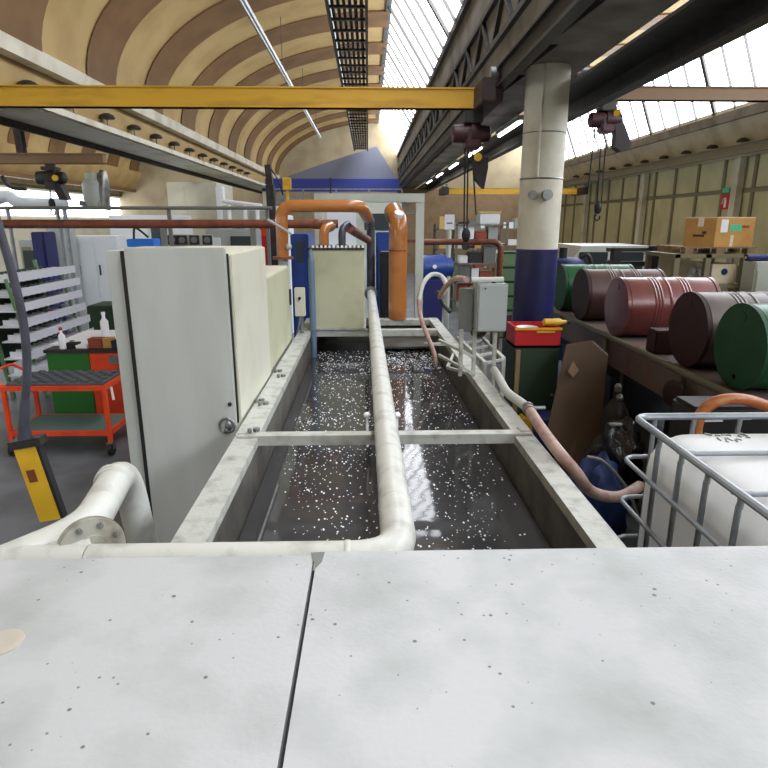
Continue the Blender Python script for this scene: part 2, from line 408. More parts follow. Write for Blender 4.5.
# mushroom vents
mv = thing('mushroom_vent', (-3.97, 8.9, 3.502), 'small dark mushroom cap on a stem along the pale beam over the green bench', 'vent', 'mushroom vents on the beam')
def mush(b, mvx, up=1):
    MB().lathe(b+Vector((0, 0, -.02)), (0, 0, 1), [(.02, .012), (.15, .012)], 10).lathe(b, (0, 0, 1), [(0, .04), (.02, .04)], 12).build('stem', 'grey_pipe', mvx)
    MB().lathe(b+Vector((0, 0, .12)), (0, 0, 1), [(0, .11), (.012, .12), (.05, .10), (.075, .05), (.08, .001)], 20).build('cap', 'dark_steel', mvx)
mush(Vector((-3.97, 8.9, 3.502)), mv)
for k in range(-1, 12):
    if k != 0: copy_thing(mv, (-3.97, 8.9+1.1*k, 3.502))
for k in range(0, 13):
    copy_thing(mv, (7.47, 9.3+1.1*k, 3.522), 'small dark mushroom cap on a stem along the wall beam over the drums', 'mushroom vents on the wall beam')

# ================================================================== FOREGROUND PLATES AND HOUSING
h = thing('machine_housing', (0, .4, 0), 'pale machine housing carrying the two broad cover plates', 'machine')
MB().box((-1.9, -.42, 0), (1.9, 1.2, 1.32), bev=.02).build('body', 'pale_machine', h)
MB().box((-1.88, -.4, 1.32), (1.88, 1.22, 1.3285)).build('seam_shade', 'dark', h)  # black sheet added so the seam between the plates looks unlit
def plate(name, poly, label, grom=None):
    o = MB().prism([(x, y, 1.33) for x, y in poly], (0, 0, .02))
    root = thing(name, (sum(p[0] for p in poly)/4, sum(p[1] for p in poly)/4, 1.33), label, 'cover plate', None)
    o.build('sheet', 'plate', root)
    if grom:
        MB().lathe((grom[0], grom[1], 1.35), (0, 0, 1), [(0, .036), (.003, .036), (.005, .03), (.004, .02), (.003, .001)], 20).build('plug', 'plug_tan', root)
    return root
sx0, sx1 = onZ(316, 553, 1.35), onZ(296, 672, 1.35)
dxy = (sx0-sx1)/(sx0.y-sx1.y)
def seam(y): return sx0.x+dxy.x*(y-sx0.y)
g = onZ(3, 643, 1.35)
plate('cover_plate', [(-1.88, -.4), (seam(-.4)-.005, -.4), (seam(1.245)-.004, 1.25), (-1.88, 1.25)], 'pale grey cover plate with a tan plug, beside the dark seam', g)
pl2 = plate('cover_plate', [(seam(-.4)+.004, -.4), (1.88, -.4), (1.88, 1.265), (seam(1.25)+.004, 1.265)], 'larger pale speckled cover plate, on the tote side of the seam')

tpp = onZ(319, 557, 1.351)
MB().prism([tpp+Vector((-.02, .018, 0)), tpp+Vector((.012, .02, 0)), tpp+Vector((.008, -.02, 0)), tpp+Vector((-.004, -.045, 0))], (0, 0, .0015)).build('tape_patch', 'grey_pipe', pl2)
# ================================================================== THE TANK
tk = thing('settling_tank', (.08, 4.3, 0), 'long open steel tank of dark coolant with pale rims', 'tank')
yn, ym, yf, ye = 1.45, 3.03, 6.2, 7.05
def XL(y): return -.585-.004*(y-2)
def XR(y): return .80-.0165*(y-1.45)
def strip(x0f, x1f, y0, y1, z0, z1):
    m = MB(); a = [(x0f(y0), y0), (x1f(y0), y0), (x1f(y1), y1), (x0f(y1), y1)]
    return m.prism([(x, y, z0) for x, y in a], (0, 0, z1-z0))
strip(lambda y: XL(y)-.125, XL, yn, ym, .955, 1.0).build('rim', 'rim', tk)
strip(lambda y: XL(y)-.125, lambda y: XL(y)-.0, ym, ye, .955, 1.005).build('rim', 'rim', tk)
strip(XR, lambda y: XR(y)+.105, yn, ym, .955, 1.0).build('rim', 'rim', tk)
strip(XR, lambda y: XR(y)+.105, ym, ye, .955, 1.005).build('rim', 'rim', tk)
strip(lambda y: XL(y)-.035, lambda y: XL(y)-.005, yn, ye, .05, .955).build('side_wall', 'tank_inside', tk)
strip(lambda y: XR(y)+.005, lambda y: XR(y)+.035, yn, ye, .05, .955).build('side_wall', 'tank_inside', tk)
MB().box((XL(ye)-.03, ye, .05), (XR(ye)+.03, ye+.03, 1.0)).build('end_wall', 'tank_inside', tk)
MB().box((-.62, yn-.03, .05), (.82, yn, 1.0)).build('end_wall', 'tank_inside', tk)
MB().box((-.61, yn, .05), (.81, ye, .08)).build('tank_bottom', 'tank_floor', tk)
def angle(y, x0, x1, z=1.0, w=.07, h=.05):
    return MB().box((x0, y-w/2, z-.008), (x1, y+w/2, z+.004), bev=.002).box((x0, y-w/2, z-h), (x1, y-w/2+.01, z-.008)).box((x0, y-.004, z-.012), (x0+.06, y+w/2+.03, z+.01), bev=.003).box((x1-.06, y-.004, z-.012), (x1, y+w/2+.03, z+.01), bev=.003)
angle(3.03, -.70, .87, 1.008).build('cross_member', 'rim', tk)
MB().box((.06, 6.26, .93), (XR(6.2)+.02, 6.36, 1.0), bev=.006).build('cross_member', 'rim', tk)
MB().box((XL(6.2)-.02, 6.26, .93), (.06, 6.36, 1.0), bev=.006).build('cross_member', 'rim', tk)
MB().box((-.05, 6.95, .93), (.8, 7.1, 1.0), bev=.006).build('cross_member', 'rim', tk)
MB().box((.1, 6.36, .78), (XR(6.5), 6.95, .8)).build('drip_tray', 'tank_inside', tk)
# thin guide wire and baffle line by the near-side wall
MB().box((XL(2)+.09, yn+.02, .733), (XL(2)+.10, 2.98, .745)).build('baffle', 'steel', tk)
# bolts, clips on the rim
b = MB()
for p in (onZ(275, 377, 1.01), onZ(256, 405, 1.01), onZ(245, 432, 1.02), onZ(272, 372, 1.01), onZ(252, 402, 1.01)):
    p = p+Vector((.045, 0, 0)); b = MB(); b.cyl(p+Vector((-.02, 0, -.005)), p+Vector((-.02, 0, .02)), .012, 6).cyl(p+Vector((.01, .03, -.005)), p+Vector((.01, .03, .012)), .02, 6); b.build('clip', 'steel', tk)
MB().bar((.8, 4.35, .99), (.62, 4.6, .99), .02, .02).bar((.62, 4.6, .99), (.74, 5.1, .99), .02, .02).build('bracket', 'rim', tk)
# liquid and foam
liq = MB(); nx, ny = 2, 2
liq.box((XL(3)-.01+.01, yn+.005, .7), (XR(ye)-.0, ye-.005, .73))
liq = MB(); a = [(XL(yn), yn+.004), (XR(yn)+.004, yn+.004), (XR(3), 3), (XR(ye)+.004, ye-.004), (XL(ye), ye-.004)]
liq.prism([(x, y, .085) for x, y in a], (0, 0, .645))
tag(liq.build('coolant', 'coolant'), 'dark glossy coolant filling the long open tank', 'coolant')
fm = MB()
def fleck(x, y, r):
    n = 6; a0 = random.random()*pi; sx = random.uniform(.8, 1.5); vs = []
    for k in range(n):
        a = a0+2*pi*k/n; vs.append((x+math.cos(a)*r, y+math.sin(a)*r*sx, .7296))
    for k in range(n):
        a = a0+2*pi*k/n; vs.append((x+math.cos(a)*r*.6, y+math.sin(a)*r*sx*.6, .7305+r*.45))
    fm.add(vs, [[k, (k+1) % n, n+(k+1) % n, n+k] for k in range(n)]+[[n+k for k in range(n)]])
streams = [(-.42, .05, .5, 2.6), (-.28, .11, .5, 2.6), (-.12, .12, .5, 1.8), (.0, .12, 1, 1.2), (.24, .13, .4, 2.6), (.42, .13, .3, 2.6), (.58, .10, .4, 2.3), (.3, .24, .7, 1.6)]
cl = [(random.uniform(-.5, .72), random.uniform(1.6, 6.6), random.uniform(.04, .14)) for _ in range(60)]
n = 0
while n < 3100:
    if random.random() < .55:
        s = random.choice(streams); y = 1.5+5*random.random()**.8; x = random.gauss(s[0]+.05*math.sin(y*2.1+s[0]*9), s[1])
    elif random.random() < .35:
        x = random.uniform(.1, .72); y = random.uniform(5.6, 6.9)
    else:
        q = random.choice(cl); x = random.gauss(q[0], q[2]); y = random.gauss(q[1], q[2]*2.5)
    if not (XL(y)+.06 < x < XR(y)-.02 and yn+.05 < y < ye-.05): continue
    if x < -.3 and y < 2.9 and random.random() < .6: continue
    if x > .6 and y < 2.6 and random.random() < .5: continue
    fleck(x, y, random.choice((.002, .0026, .003, .0036, .004, .0055))*(1+.12*(y-2))); n += 1
tag(fm.build('foam_flecks', 'foam'), 'tiny white foam flecks floating over the dark coolant', 'foam', kind='stuff')
# centre pipe
cp = thing('coolant_pipe', (.1, 4.5, 1.02), 'thick white pipe running down the middle of the tank and bending over its near end', 'pipe')
zP = 1.085
e0 = onZ(371, 292, zP); 
pts = [(e0.x, 8.9, zP), (.095, 1.66, zP), (-.86, 1.66, zP)]
MB().tube(pts, .06, 24, fil=.16).build('pipe_run', 'white_paint', cp)
b = MB()
for yy in (3.6, 5.4, 2.02):
    xx = .095+(e0.x-.095)*(yy-1.66)/(8.9-1.66)
    MB().lathe((xx, yy, zP), (0, 1, 0), [(0, .0605), (.004, .063), (.016, .063), (.02, .0605)], 24).build('weld_bead', 'white_paint', cp)
b = MB(); b.lathe((-.08, 1.66, zP), (1, 0, 0), [(0, .0605), (.004, .063), (.016, .063), (.02, .0605)], 24)
b.build('weld_bead', 'white_paint', cp)
b = MB()
for px, py in ((367, 415), (397, 415)):
    p = onZ(px, py, 1.0); MB().sphere(p, .022, (1, 1, .8)).cyl(p-Vector((0, 0, .2)), p, .008, 8).build('float_ball', 'foam', cp)
# upright dark end of the centre pipe
MB().tube([(e0.x, 8.95, zP), (e0.x, 9.05, zP), (e0.x, 9.05, 2.03)], .062, 20, fil=.1).build('riser', 'slate_pipe', cp)
MB().lathe((e0.x, 8.86, zP), (0, 1, 0), [(0, .1), (.02, .1), (.02, .075), (.05, .075), (.05, .1), (.07, .1)], 20).build('flange', 'steel', cp)
# branch pipe with flange on the near side
bp = thing('branch_pipe', (-1.0, 1.66, 0), 'fat white branch pipe arching down beside the grey cabinet', 'pipe')
q0 = onZ(35, 552, zP); q1 = onZ(122, 470, zP)
MB().tube([(-.864, 1.66, zP), (-1.9, 1.66, zP)], .06, 24).build('pipe_run', 'white_paint', bp)
MB().tube([(-1.12, 1.66, zP), (q0.x+.12, q0.y+.1, zP+.02), (q1.x+.02, q1.y-.02, zP+.03), (q1.x+.045, q1.y+.05, .6), (q1.x+.045, q1.y+.05, 0)], .062, 24, fil=.17).build('branch', 'white_paint', bp)
fc = onZ(94, 551, 1.10); fa = Vector((.62, -.78, .12)).normalized()
MB().tube([Vector((-.98, 1.68, 1.085)), fc-fa*.04], .058, 20).build('stub', 'white_paint', bp)
MB().lathe(fc-fa*.05, fa, [(0, .062), (0, .1), (.018, .1), (.018, .104), (.021, .104), (.021, .1), (.04, .1), (.042, .05), (.046, .048), (.046, .001)], 36).build('blind_flange', 'flange_grey', bp)
e1 = fa.cross(Vector((0, 0, 1))).normalized(); e2 = fa.cross(e1)
for k in range(8):
    an = pi/8+k*pi/4; p = fc-fa*.01+(e1*math.cos(an)+e2*math.sin(an))*.08
    MB().cyl(p, p+fa*.012, .010, 6).cyl(p, p+fa*.02, .005, 8).build('bolt', 'grey_pipe', bp)
b = MB()
d = Vector((q1.x-q0.x-.1, q1.y-q0.y-.1, 0)).normalized()
for t in (.74, .80): 
    c = Vector((q0.x+.12, q0.y+.1, zP+.02)).lerp(Vector((q1.x, q1.y, zP+.03)), t-.1); b.lathe(c, d, [(0, .0625), (.003, .065), (.012, .065), (.015, .0625)], 24)
b.build('weld_bead', 'white_paint', bp)

# ================================================================== CABINETS BESIDE THE TANK
a = thing('control_cabinet', (-.98, 3.75, 0), 'tall grey control cabinet, nearest beside the tank', 'cabinet')
ya, yb = 3.2, 4.33
MB().box((-1.258, ya+.03, .06), (-.735, yb, 1.94), bev=.006).build('carcass', 'cream_cabinet', a)
MB().box((-1.262, ya, .06), (-.742, ya+.022, 1.972), bev=.005).build('end_panel', 'grey_cabinet', a)
MB().box((-1.375, ya+.05, .06), (-1.284, ya+.55, 1.955), bev=.004).build('side_flange', 'grey_cabinet', a)
MB().box((-1.286, ya+.012, .05), (-1.259, ya+.06, 1.955)).build('gap_shade', 'dark', a)  # dark strip stands in for the shadow gap between panel and flange
MB().box((-.735, ya+.045, 1.02), (-.722, yb-.012, 1.935), bev=.005).build('door', 'cream_cabinet', a)
MB().box((-.741, ya+.0225, 1.01), (-.7325, ya+.034, 1.94)).build('door_gap_shade', 'dark', a)  # dark strip painted in for the shade of the door gap
MB().box((-1.2, ya+.06, 0), (-.76, yb-.05, .06)).build('plinth', 'dark_steel', a)
p1 = onY(230, 404, ya); p2 = onY(229, 425, ya)
g_ = MB().cyl(p1+Vector((0, 0, 0)), p1+Vector((0, -.012, 0)), .011, 16)
g_.build('plug', 'dark_steel', a)
MB().torus(p2+Vector((-.01, -.006, 0)), (0, 1, 0), .04, .008, 24, 8).sphere(p2+Vector((0, -.012, 0)), .02, (1, .6, 1.4)).sphere(p2+Vector((-.015, -.012, -.03)), .014, (1, .6, 1.2)).build('cable_gland', 'steel', a)
a2 = thing('control_cabinet', (-.95, 5.0, 0), 'cream control cabinet under the orange pipe, behind the grey one', 'cabinet')
yc, yd = 4.36, 5.72
MB().box((-1.2, yc, 0), (-.755, yd, 1.71), bev=.006).build('carcass', 'cream_cabinet', a2)
MB().box((-.755, yc+.015, 1.02), (-.738, yd-.02, 1.70), bev=.005).build('door', 'cream_box', a2)
MB().box((-.736, yd-.1, 1.35), (-.72, yd-.06, 1.5), bev=.004).build('handle', 'dark_steel', a2)
a3 = thing('side_cabinet', (-2.0, 5.9, 0), 'plain grey cabinet end seen past the tall control cabinet', 'cabinet')
q = onZ(134, 441, 0); q.y += .18
MB().box((q.x, q.y, .0), (-1.3, q.y+.6, 1.86), bev=.006).build('carcass', 'grey_cabinet', a3)
MB().box((q.x+.02, q.y-.012, .05), (q.x+.25, q.y, 1.83), bev=.004).build('door', 'grey_cabinet', a3)
# valve and parts on top of cabinet 2
# small clutter switch beside the tank
sb = thing('switch_box', (-.72, 6.0, 0), 'small cream switch box on a post standing on the tank rim', 'switch box')
p = onY(300, 302, 6.0)
MB().box((p.x-.05, 5.97, p.z-.14), (p.x+.05, 6.05, p.z+.14), bev=.005).build('box', 'cream_cabinet', sb)
MB().cyl((p.x, 6.08, 1.008), (p.x, 6.08, p.z+.1), .02, 10).build('post', 'grey_pipe', sb)
MB().tube([(p.x, 5.99, p.z-.14), (p.x-.02, 5.97, p.z-.25), (p.x-.04, 5.98, 1.02)], .008, 8, smooth=4).build('cable', 'grey_pipe', sb)
MB().cyl((p.x, 5.97, p.z+.04), (p.x, 5.95, p.z+.04), .015, 12).build('knob', 'dark', sb)

# filter box at the far end of the tank
fb = thing('filter_box', (-.3, 6.6, 1.0), 'square cream filter box standing across the far end of the tank', 'filter unit')
tl = onY(309, 250, 6.25); br_ = onY(364, 330, 6.25)
MB().box((tl.x, 6.25, 1.008), (br_.x, 6.95, tl.z), bev=.008).build('body', 'cream_box', fb)
MB().box((tl.x-.01, 6.24, 1.008), (br_.x+.02, 6.97, 1.03)).build('base_flange', 'rim', fb)
MB().box((tl.x-.02, 6.24, tl.z), (br_.x+.01, 6.97, tl.z+.02)).build('lid', 'dark_steel', fb)
b = MB()
for k in range(13): b.box((tl.x+.03+k*.042, 6.25, tl.z+.02), (tl.x+.052+k*.042, 6.28, tl.z+.045))
b.build('vent_comb', 'foam', fb)
MB().cyl((tl.x+.12, 6.248, 1.55), (tl.x+.12, 6.24, 1.55), .012, 10).cyl((tl.x+.17, 6.248, 1.76), (tl.x+.17, 6.24, 1.76), .015, 10).build('bolts', 'cream_box', fb)
# blue drain pipe in front of it
dp = thing('drain_pipe', (-.5, 6.18, .7), 'slim blue-grey pipe dipping into the tank by the cream box', 'pipe')
p = onY(312, 290, 6.2)
MB().tube([(p.x, 6.2, .5), (p.x, 6.2, 1.72)], .033, 14).build('pipe_run', 'pipe_bluegrey', dp)
MB().lathe((p.x, 6.2, 1.72), (0, 0, 1), [(0, .034), (.06, .02), (.12, .012)], 14).build('tip', 'pipe_bluegrey', dp)
MB().lathe((p.x, 6.2, 1.0), (0, 0, 1), [(0, .04), (.02, .04)], 14).build('collar', 'teal', dp)
# stub pipes on the box
sp = thing('stub_pipe', (-.4, 6.5, tl.z+.02), 'short orange elbow pipe rising from the cream box', 'pipe')
p = onY(324, 240, 6.55)
MB().tube([(p.x, 6.55, tl.z+.022), (p.x, 6.55, tl.z+.2), (p.x+.05, 6.7, tl.z+.22), (p.x+.06, 6.85, tl.z+.23)], .052, 16, fil=.09).build('elbow', 'orange_pipe', sp)
MB().lathe((p.x, 6.55, tl.z+.021), (0, 0, 1), [(0, .08), (.02, .08)], 16).build('flange', 'dark_steel', sp)
sp = thing('stub_pipe', (-.2, 6.5, tl.z+.02), 'short slate-grey pipe standing on the cream box', 'pipe')
p = onY(342, 240, 6.6)
MB().tube([(p.x, 6.6, tl.z+.022), (p.x, 6.6, tl.z+.2), (p.x+.06, 6.75, tl.z+.25)], .04, 16, fil=.08).build('elbow', 'slate_pipe', sp)
MB().lathe((p.x, 6.6, tl.z+.021), (0, 0, 1), [(0, .06), (.02, .06)], 16).build('flange', 'dark_steel', sp)
sp = thing('connecting_pipe', (.0, 7.6, 1.9), 'short brown pipe slanting down to the dark riser', 'pipe')
MB().tube([onY(349, 228, 7.3), onY(358, 234, 8.0), onY(368, 240, 8.97)], .055, 14, smooth=4).build('pipe_run', 'rust_pipe', sp)
# orange pipe with its two bends
op = thing('exhaust_pipe', (-.9, 6.0, 1.86), 'orange pipe bridging from the cream cabinet across to the dark riser', 'pipe')
yo = 5.95
a0 = onY(283, 257, yo); t0 = onY(283, 206, yo); t1 = onY(361, 206, yo)
MB().tube([(a0.x, yo, a0.z), (a0.x, yo, t0.z), (t1.x, yo, t0.z), (t1.x+.06, yo+.5, t0.z-.1)], .058, 20, fil=.13).build('pipe_run', 'orange_pipe', op)
MB().lathe((a0.x, yo, a0.z-.02), (0, 0, 1), [(0, .1), (.025, .1)], 20).build('flange', 'rust_pipe', op)
MB().cyl((a0.x, yo, 0), (a0.x, yo, a0.z-.02), .05, 16).build('foot', 'plastic_grey', op)
MB().tube([(t1.x+.06, yo+.5, t0.z-.1), (e0.x-.05, 7.8, 2.16), (e0.x, 9.05, 2.12), (e0.x, 9.05, 2.05)], .055, 16, fil=.1).build('dark_end', 'slate_pipe', op)
MB().tube([(a0.x-.12, yo-.07, a0.z+.35), (a0.x+.1, yo-.08, a0.z+.22)], .012, 8).sphere((a0.x+.07, yo-.075, a0.z+.1), .03).build('clamp', 'plastic_grey', op)
# upright orange pipe
up = thing('standpipe', (.3, 7.0, 1.0), 'fat upright orange pipe at the far end of the tank', 'pipe')
p0 = onZ(398, 320, 1.0); p0.y = 7.0; p1 = onY(396, 222, 7.0)
MB().tube([(p0.x, 7.02, 1.002), (p0.x, 7.02, p1.z+.02), (p0.x-.05, 7.25, p1.z+.12)], .105, 24, fil=.12).build('pipe_run', 'orange_pipe', up)
MB().lathe((p0.x, 7.02, 1.78), (0, 0, 1), [(0, .106), (.004, .108), (.012, .108), (.016, .106)], 24).build('socket_ring', 'rust_pipe', up)
MB().lathe((p0.x+.0, 6.99, p1.z+.06), (.2, -.6, 1), [(0, .05), (.05, .05), (.05, .04)], 16).build('cap', 'foam', up)
# pale gantry frame
gf = thing('gantry_frame', (.3, 8.3, 0), 'pale green-grey portal frame standing over the far end of the tank', 'frame')
g0 = onY(420, 200, 8.3); gl = onY(318, 198, 8.3)
MB().box((g0.x-.055, 8.25, 0), (g0.x+.055, 8.35, g0.z+.05), bev=.004).build('post', 'pale_machine', gf)
MB().box((gl.x-.05, 8.25, 0), (gl.x+.05, 8.35, g0.z+.05), bev=.004).build('post', 'pale_machine', gf)
MB().box((gl.x-.05, 8.24, g0.z-.03), (g0.x+.056, 8.36, g0.z+.08), bev=.004).build('crossbeam', 'pale_machine', gf)
p = onY(404, 215, 8.3)
MB().box((p.x-.03, 8.27, 0), (p.x+.03, 8.33, g0.z-.03)).build('inner_post', 'grey_pipe', gf)
p = onY(410, 212, 8.3); MB().box((p.x-.1, 8.28, p.z-.02), (g0.x, 8.32, p.z+.02)).build('rail', 'steel', gf)
p = onY(410, 241, 8.3); MB().box((p.x-.1, 8.28, p.z-.02), (g0.x, 8.32, p.z+.02)).build('rail', 'rust_pipe', gf)
# the long horizontal pipes across the back
rp = thing('supply_pipe', (-3, 7.3, 2), 'long rust-brown pipe crossing level behind the cabinets', 'pipe')
zr = onY(140, 224, 7.3).z
x0 = onY(2, 224, 7.3).x; x1 = onY(338, 225, 7.3).x
MB().tube([(x0, 7.3, zr), (x1, 7.3, zr)], .05, 16).build('pipe_run', 'rust_pipe', rp)
MB().lathe((x0+3.6, 7.3, zr), (1, 0, 0), [(0, .052), (.01, .058), (.07, .058), (.08, .052)], 16).build('coupling', 'rust_pipe', rp)
for x in (onY(160, 224, 7.3).x, onY(250, 224, 7.3).x): MB().box((x, 7.28, 0), (x+.06, 7.34, zr-.04)).build('support', 'grey_pipe', rp)
gp = thing('conduit_pipe', (-3, 7.9, 2.2), 'thin grey pipe crossing just above the long rust-brown pipe', 'pipe')
zg = onY(140, 208, 7.9).z; x0 = onY(-5, 208, 7.9).x; x1 = onY(272, 208, 7.9).x
MB().tube([(x0, 7.9, zg), (x1, 7.9, zg)], .022, 10).build('pipe_run', 'grey_pipe', gp)
b = MB()
for t in (.62, .98): MB().box((x0+(x1-x0)*t-.02, 7.92, 0), (x0+(x1-x0)*t+.02, 7.96, zg+.02)).build('support', 'grey_pipe', gp)
rq = thing('return_pipe', (1.4, 9.2, 0), 'rust-brown pipe behind the junction box, bent down at its end', 'pipe')
w0 = onY(424, 242, 9.2); w1 = onY(501, 242, 9.2)
MB().tube([(w0.x, 9.2, w0.z), (w1.x, 9.2, w0.z), (w1.x, 9.2, 0)], .045, 14, fil=.14).build('pipe_run', 'rust_pipe', rq)
MB().lathe((w1.x, 9.2, w0.z-.3), (0, 0, 1), [(0, .05), (.02, .055), (.05, .055), (.07, .05)], 14).build('coupling', 'rust_pipe', rq)

# ================================================================== JUNCTION BOX, HOSES
jb = thing('junction_box', (.98, 4.2, 0), 'grey junction box on legs beside the tank rim', 'junction box')
yj = 4.15
q0 = onY(478, 284, yj); q1 = onY(506, 332, yj)
MB().box((q0.x, yj, q1.z), (q1.x, yj+.2, q0.z), bev=.008).build('box', 'plastic_grey', jb)
MB().box((q0.x+.008, yj-.012, q1.z+.008), (q1.x-.008, yj-.002, q0.z-.008), bev=.004).build('lid', 'plastic_grey', jb)
MB().box((q0.x-.1, yj+.12, q1.z-.02), (q0.x-.01, yj+.2, q0.z-.045), bev=.006).build('side_unit', 'grey_pipe', jb)
for px in (-.085, .012, .16):
    MB().box((q0.x+px-.014, yj+.1, 0 if q0.x+px > .9 else 1.007), (q0.x+px+.014, yj+.128, q1.z), bev=.003).build('leg', 'rim', jb)
b = MB()
for z in (1.08, 1.2): b.bar((q0.x-.085, yj+.09, z), (q0.x-.2, yj+.5, z), .02, .02).bar((q0.x+.01, yj+.09, z-.05), (q0.x-.085, yj+.09, z), .02, .02)
b.build('brace', 'rim', jb)
b = MB(); b.tube([(q0.x-.04, yj+.05, q0.z+.02), (q0.x+.19, yj+.08, q0.z+.02)], .022, 12)
b.build('sleeve', 'hose_grey', jb)
MB().cyl((q0.x+.05, yj-.013, q0.z-.03), (q0.x+.05, yj-.018, q0.z-.03), .006, 8).cyl((q0.x+.12, yj+.06, q0.z-.002), (q0.x+.12, yj+.06, q0.z+.01), .015, 8).build('screw', 'dark', jb)
# hose loop
hl = thing('hose_loop', (.6, 5, 1), 'pinkish hose looping from the junction box sleeve into the tank', 'hose')
hp = [Vector((q0.x-.07, yj+.05, q0.z+.025)), onY(455, 279, 4.6), onY(444, 289, 5.1), onY(440, 297, 5.5), onY(447, 286, 5.7), onY(441, 276, 5.8), onY(431, 275, 5.8), onY(423, 284, 5.7), onY(419, 300, 5.6), onY(421, 318, 5.5), onY(427, 335, 5.4), onY(434, 353, 5.3), onY(436, 366, 5.25)]
MB().tube(hp, .021, 12, smooth=6).build('hose_run', 'hose_pink', hl)
MB().tube(hp[4:9], .0225, 12, smooth=6).build('white_sleeve', 'hose_grey', hl)
MB().box((hp[10].x-.02, 5.38, 1.007), (hp[10].x+.2, 5.42, 1.03)).build('hook', 'rim', hl)
# long hose to the tote
h2 = thing('drain_hose', (1.0, 3.3, .8), 'pink hose clamped beside the tank rim and sagging to the tote', 'hose')
A = [(494, 370, 1.06), (499, 378, 1.05), (507, 392, 1.05), (520, 402, 1.055), (528, 408, 1.055)]
MB().tube([onZ(*t) for t in A], .028, 14, smooth=5).build('grey_run', 'hose_grey', h2)
Bp = [(528, 408, 1.055), (541, 428, 1.062), (557, 450, 1.05), (577, 474, .95), (588, 489, .8), (604, 496, .74), (622, 496, .7), (640, 486, .7)]
bp_ = [onZ(*t) for t in Bp]
MB().tube(bp_, .030, 14, smooth=6).build('hose_run', 'hose_pink', h2)
d = (bp_[1]-bp_[0]).normalized()
MB().lathe(bp_[0]-d*.01, d, [(0, .036), (.03, .036)], 16).lathe(bp_[0]+d*.06, d, [(0, .036), (.02, .036)], 16).cyl(bp_[0]+Vector((0, 0, 0)), bp_[0]+Vector((.1, .0, .0)), .012, 8).build('clamp', 'steel', h2)
# pump cluster beyond the rim
pc_ = thing('pump_set', (.95, 5.6, 0), 'cluster of grey brackets and dark fittings beside the far rim', 'pump')
b = MB()
for k in range(4): b.bar((.9, 4.6+.28*k, 1.02), (1.1, 4.75+.28*k, 1.02), .02, .02)
b.bar((.92, 4.6, 1.02), (.86, 5.7, 1.02), .03, .03).bar((1.1, 4.75, 1.02), (1.1, 5.7, 1.02), .03, .03)
for x, y in ((.92, 4.62), (1.1, 4.76), (.9, 5.66), (1.1, 5.66)): b.box((x-.015, y-.015, 0), (x+.015, y+.015, 1.02))
b.build('frame', 'rim', pc_)
MB().lathe((1.02, 5.5, 1.12), (.2, 1, 0), [(0, .05), (.05, .08), (.3, .08), (.34, .05), (.5, .05)], 18).build('motor', 'dark_steel', pc_)
MB().tube([onY(437, 291, 5.7), onY(443, 305, 5.6), onY(450, 312, 5.5)], .018, 10).build('fitting', 'dark_steel', pc_)
MB().tube([(1.1, 5.2, 1.07), (1.12, 5.35, 1.2), (1.05, 5.45, 1.12)], .03, 10, smooth=5).build('fitting', 'dark_steel', pc_)

# ================================================================== BULK TOTE
ib = thing('bulk_tote', (1.8, 2.1, 0), 'white bulk liquid tote in a galvanised tube cage', 'tote')
X0, X1, Ya, Yb, zt = 1.27, 2.27, 1.5, 2.70, 1.2
def rrect(x0, x1, y0, y1, r, n=6):
    out = []
    for cx, cy, a0 in ((x1-r, y1-r, 0), (x0+r, y1-r, pi/2), (x0+r, y0+r, pi), (x1-r, y0+r, 3*pi/2)):
        for k in range(n+1):
            a = a0+pi/2*k/n; out.append((cx+r*math.cos(a), cy+r*math.sin(a)))
    return out
def bottle():
    mb = MB(); rows = []; n = None
    for ins, z in ((.06, .16), (.03, .19), (.022, .25), (.022, .98), (.028, 1.05), (.05, 1.105), (.085, 1.14), (.13, 1.155), (.22, 1.16), (.34, 1.163)):
        r = max(.03, .12-ins*.1); rows.append([(x, y, z) for x, y in rrect(X0+ins, X1-ins, Ya+ins, Yb-ins, r+.03)])
    n = len(rows[0]); vs = [v for r in rows for v in r]; fs = []
    for k in range(len(rows)-1):
        for i in range(n): fs.append([k*n+i, k*n+(i+1) % n, (k+1)*n+(i+1) % n, (k+1)*n+i])
    fs.append(list(range(n))); fs.append([(len(rows)-1)*n+i for i in range(n)])
    return mb.add(vs, fs)
bt = bottle().build('bottle', 'hdpe', ib, 50)
MB().lathe((2.0, 2.08, 1.163), (0, 0, 1), [(0, .1), (.03, .1), (.03, .09), (.05, .085), (.052, .001)], 28).build('screw_cap', 'dark', ib)
def closed(pts, r): 
    pts = [Vector(p) for p in pts]; return MB().tube(pts+[pts[0], pts[1]], r, 10, cap=False)
for z, r, k in ((zt, .017, 'cage_rail'), (.985, .011, 'cage_rail'), (.77, .011, 'cage_rail'), (.55, .011, 'cage_rail'), (.34, .011, 'cage_rail')):
    o_ = .0 if r > .015 else .026
    closed([(x, y, z) for x, y in rrect(X0-o_, X1+o_, Ya-o_, Yb+o_, .06)], r).build(k, 'galv', ib)
def vbar(x, y, nx, ny):
    p = [Vector((x, y, zt-.005)), Vector((x, y, zt-.05)), Vector((x+nx*.004, y+ny*.004, 1.08)), Vector((x+nx*.004, y+ny*.004, .17))]
    MB().tube(p, .0115, 10, smooth=4).build('cage_bar', 'galv', ib)
ys = [onZ(px, py, zt).y for px, py in ((645, 436), (676, 452), (706, 471), (742, 495))]
for y in ys+[1.6]: vbar(X0, y, -1, 0)
for y in (2.5, 2.3, 2.1, 1.9, 1.7): vbar(X1, y, 1, 0)
for px in (655, 694, 740): vbar(onY(px, 420, Yb).x, Yb, 0, 1)
vbar(2.12, Yb, 0, 1)
for x in (1.45, 1.65, 1.85, 2.05): vbar(x, Ya, 0, -1)
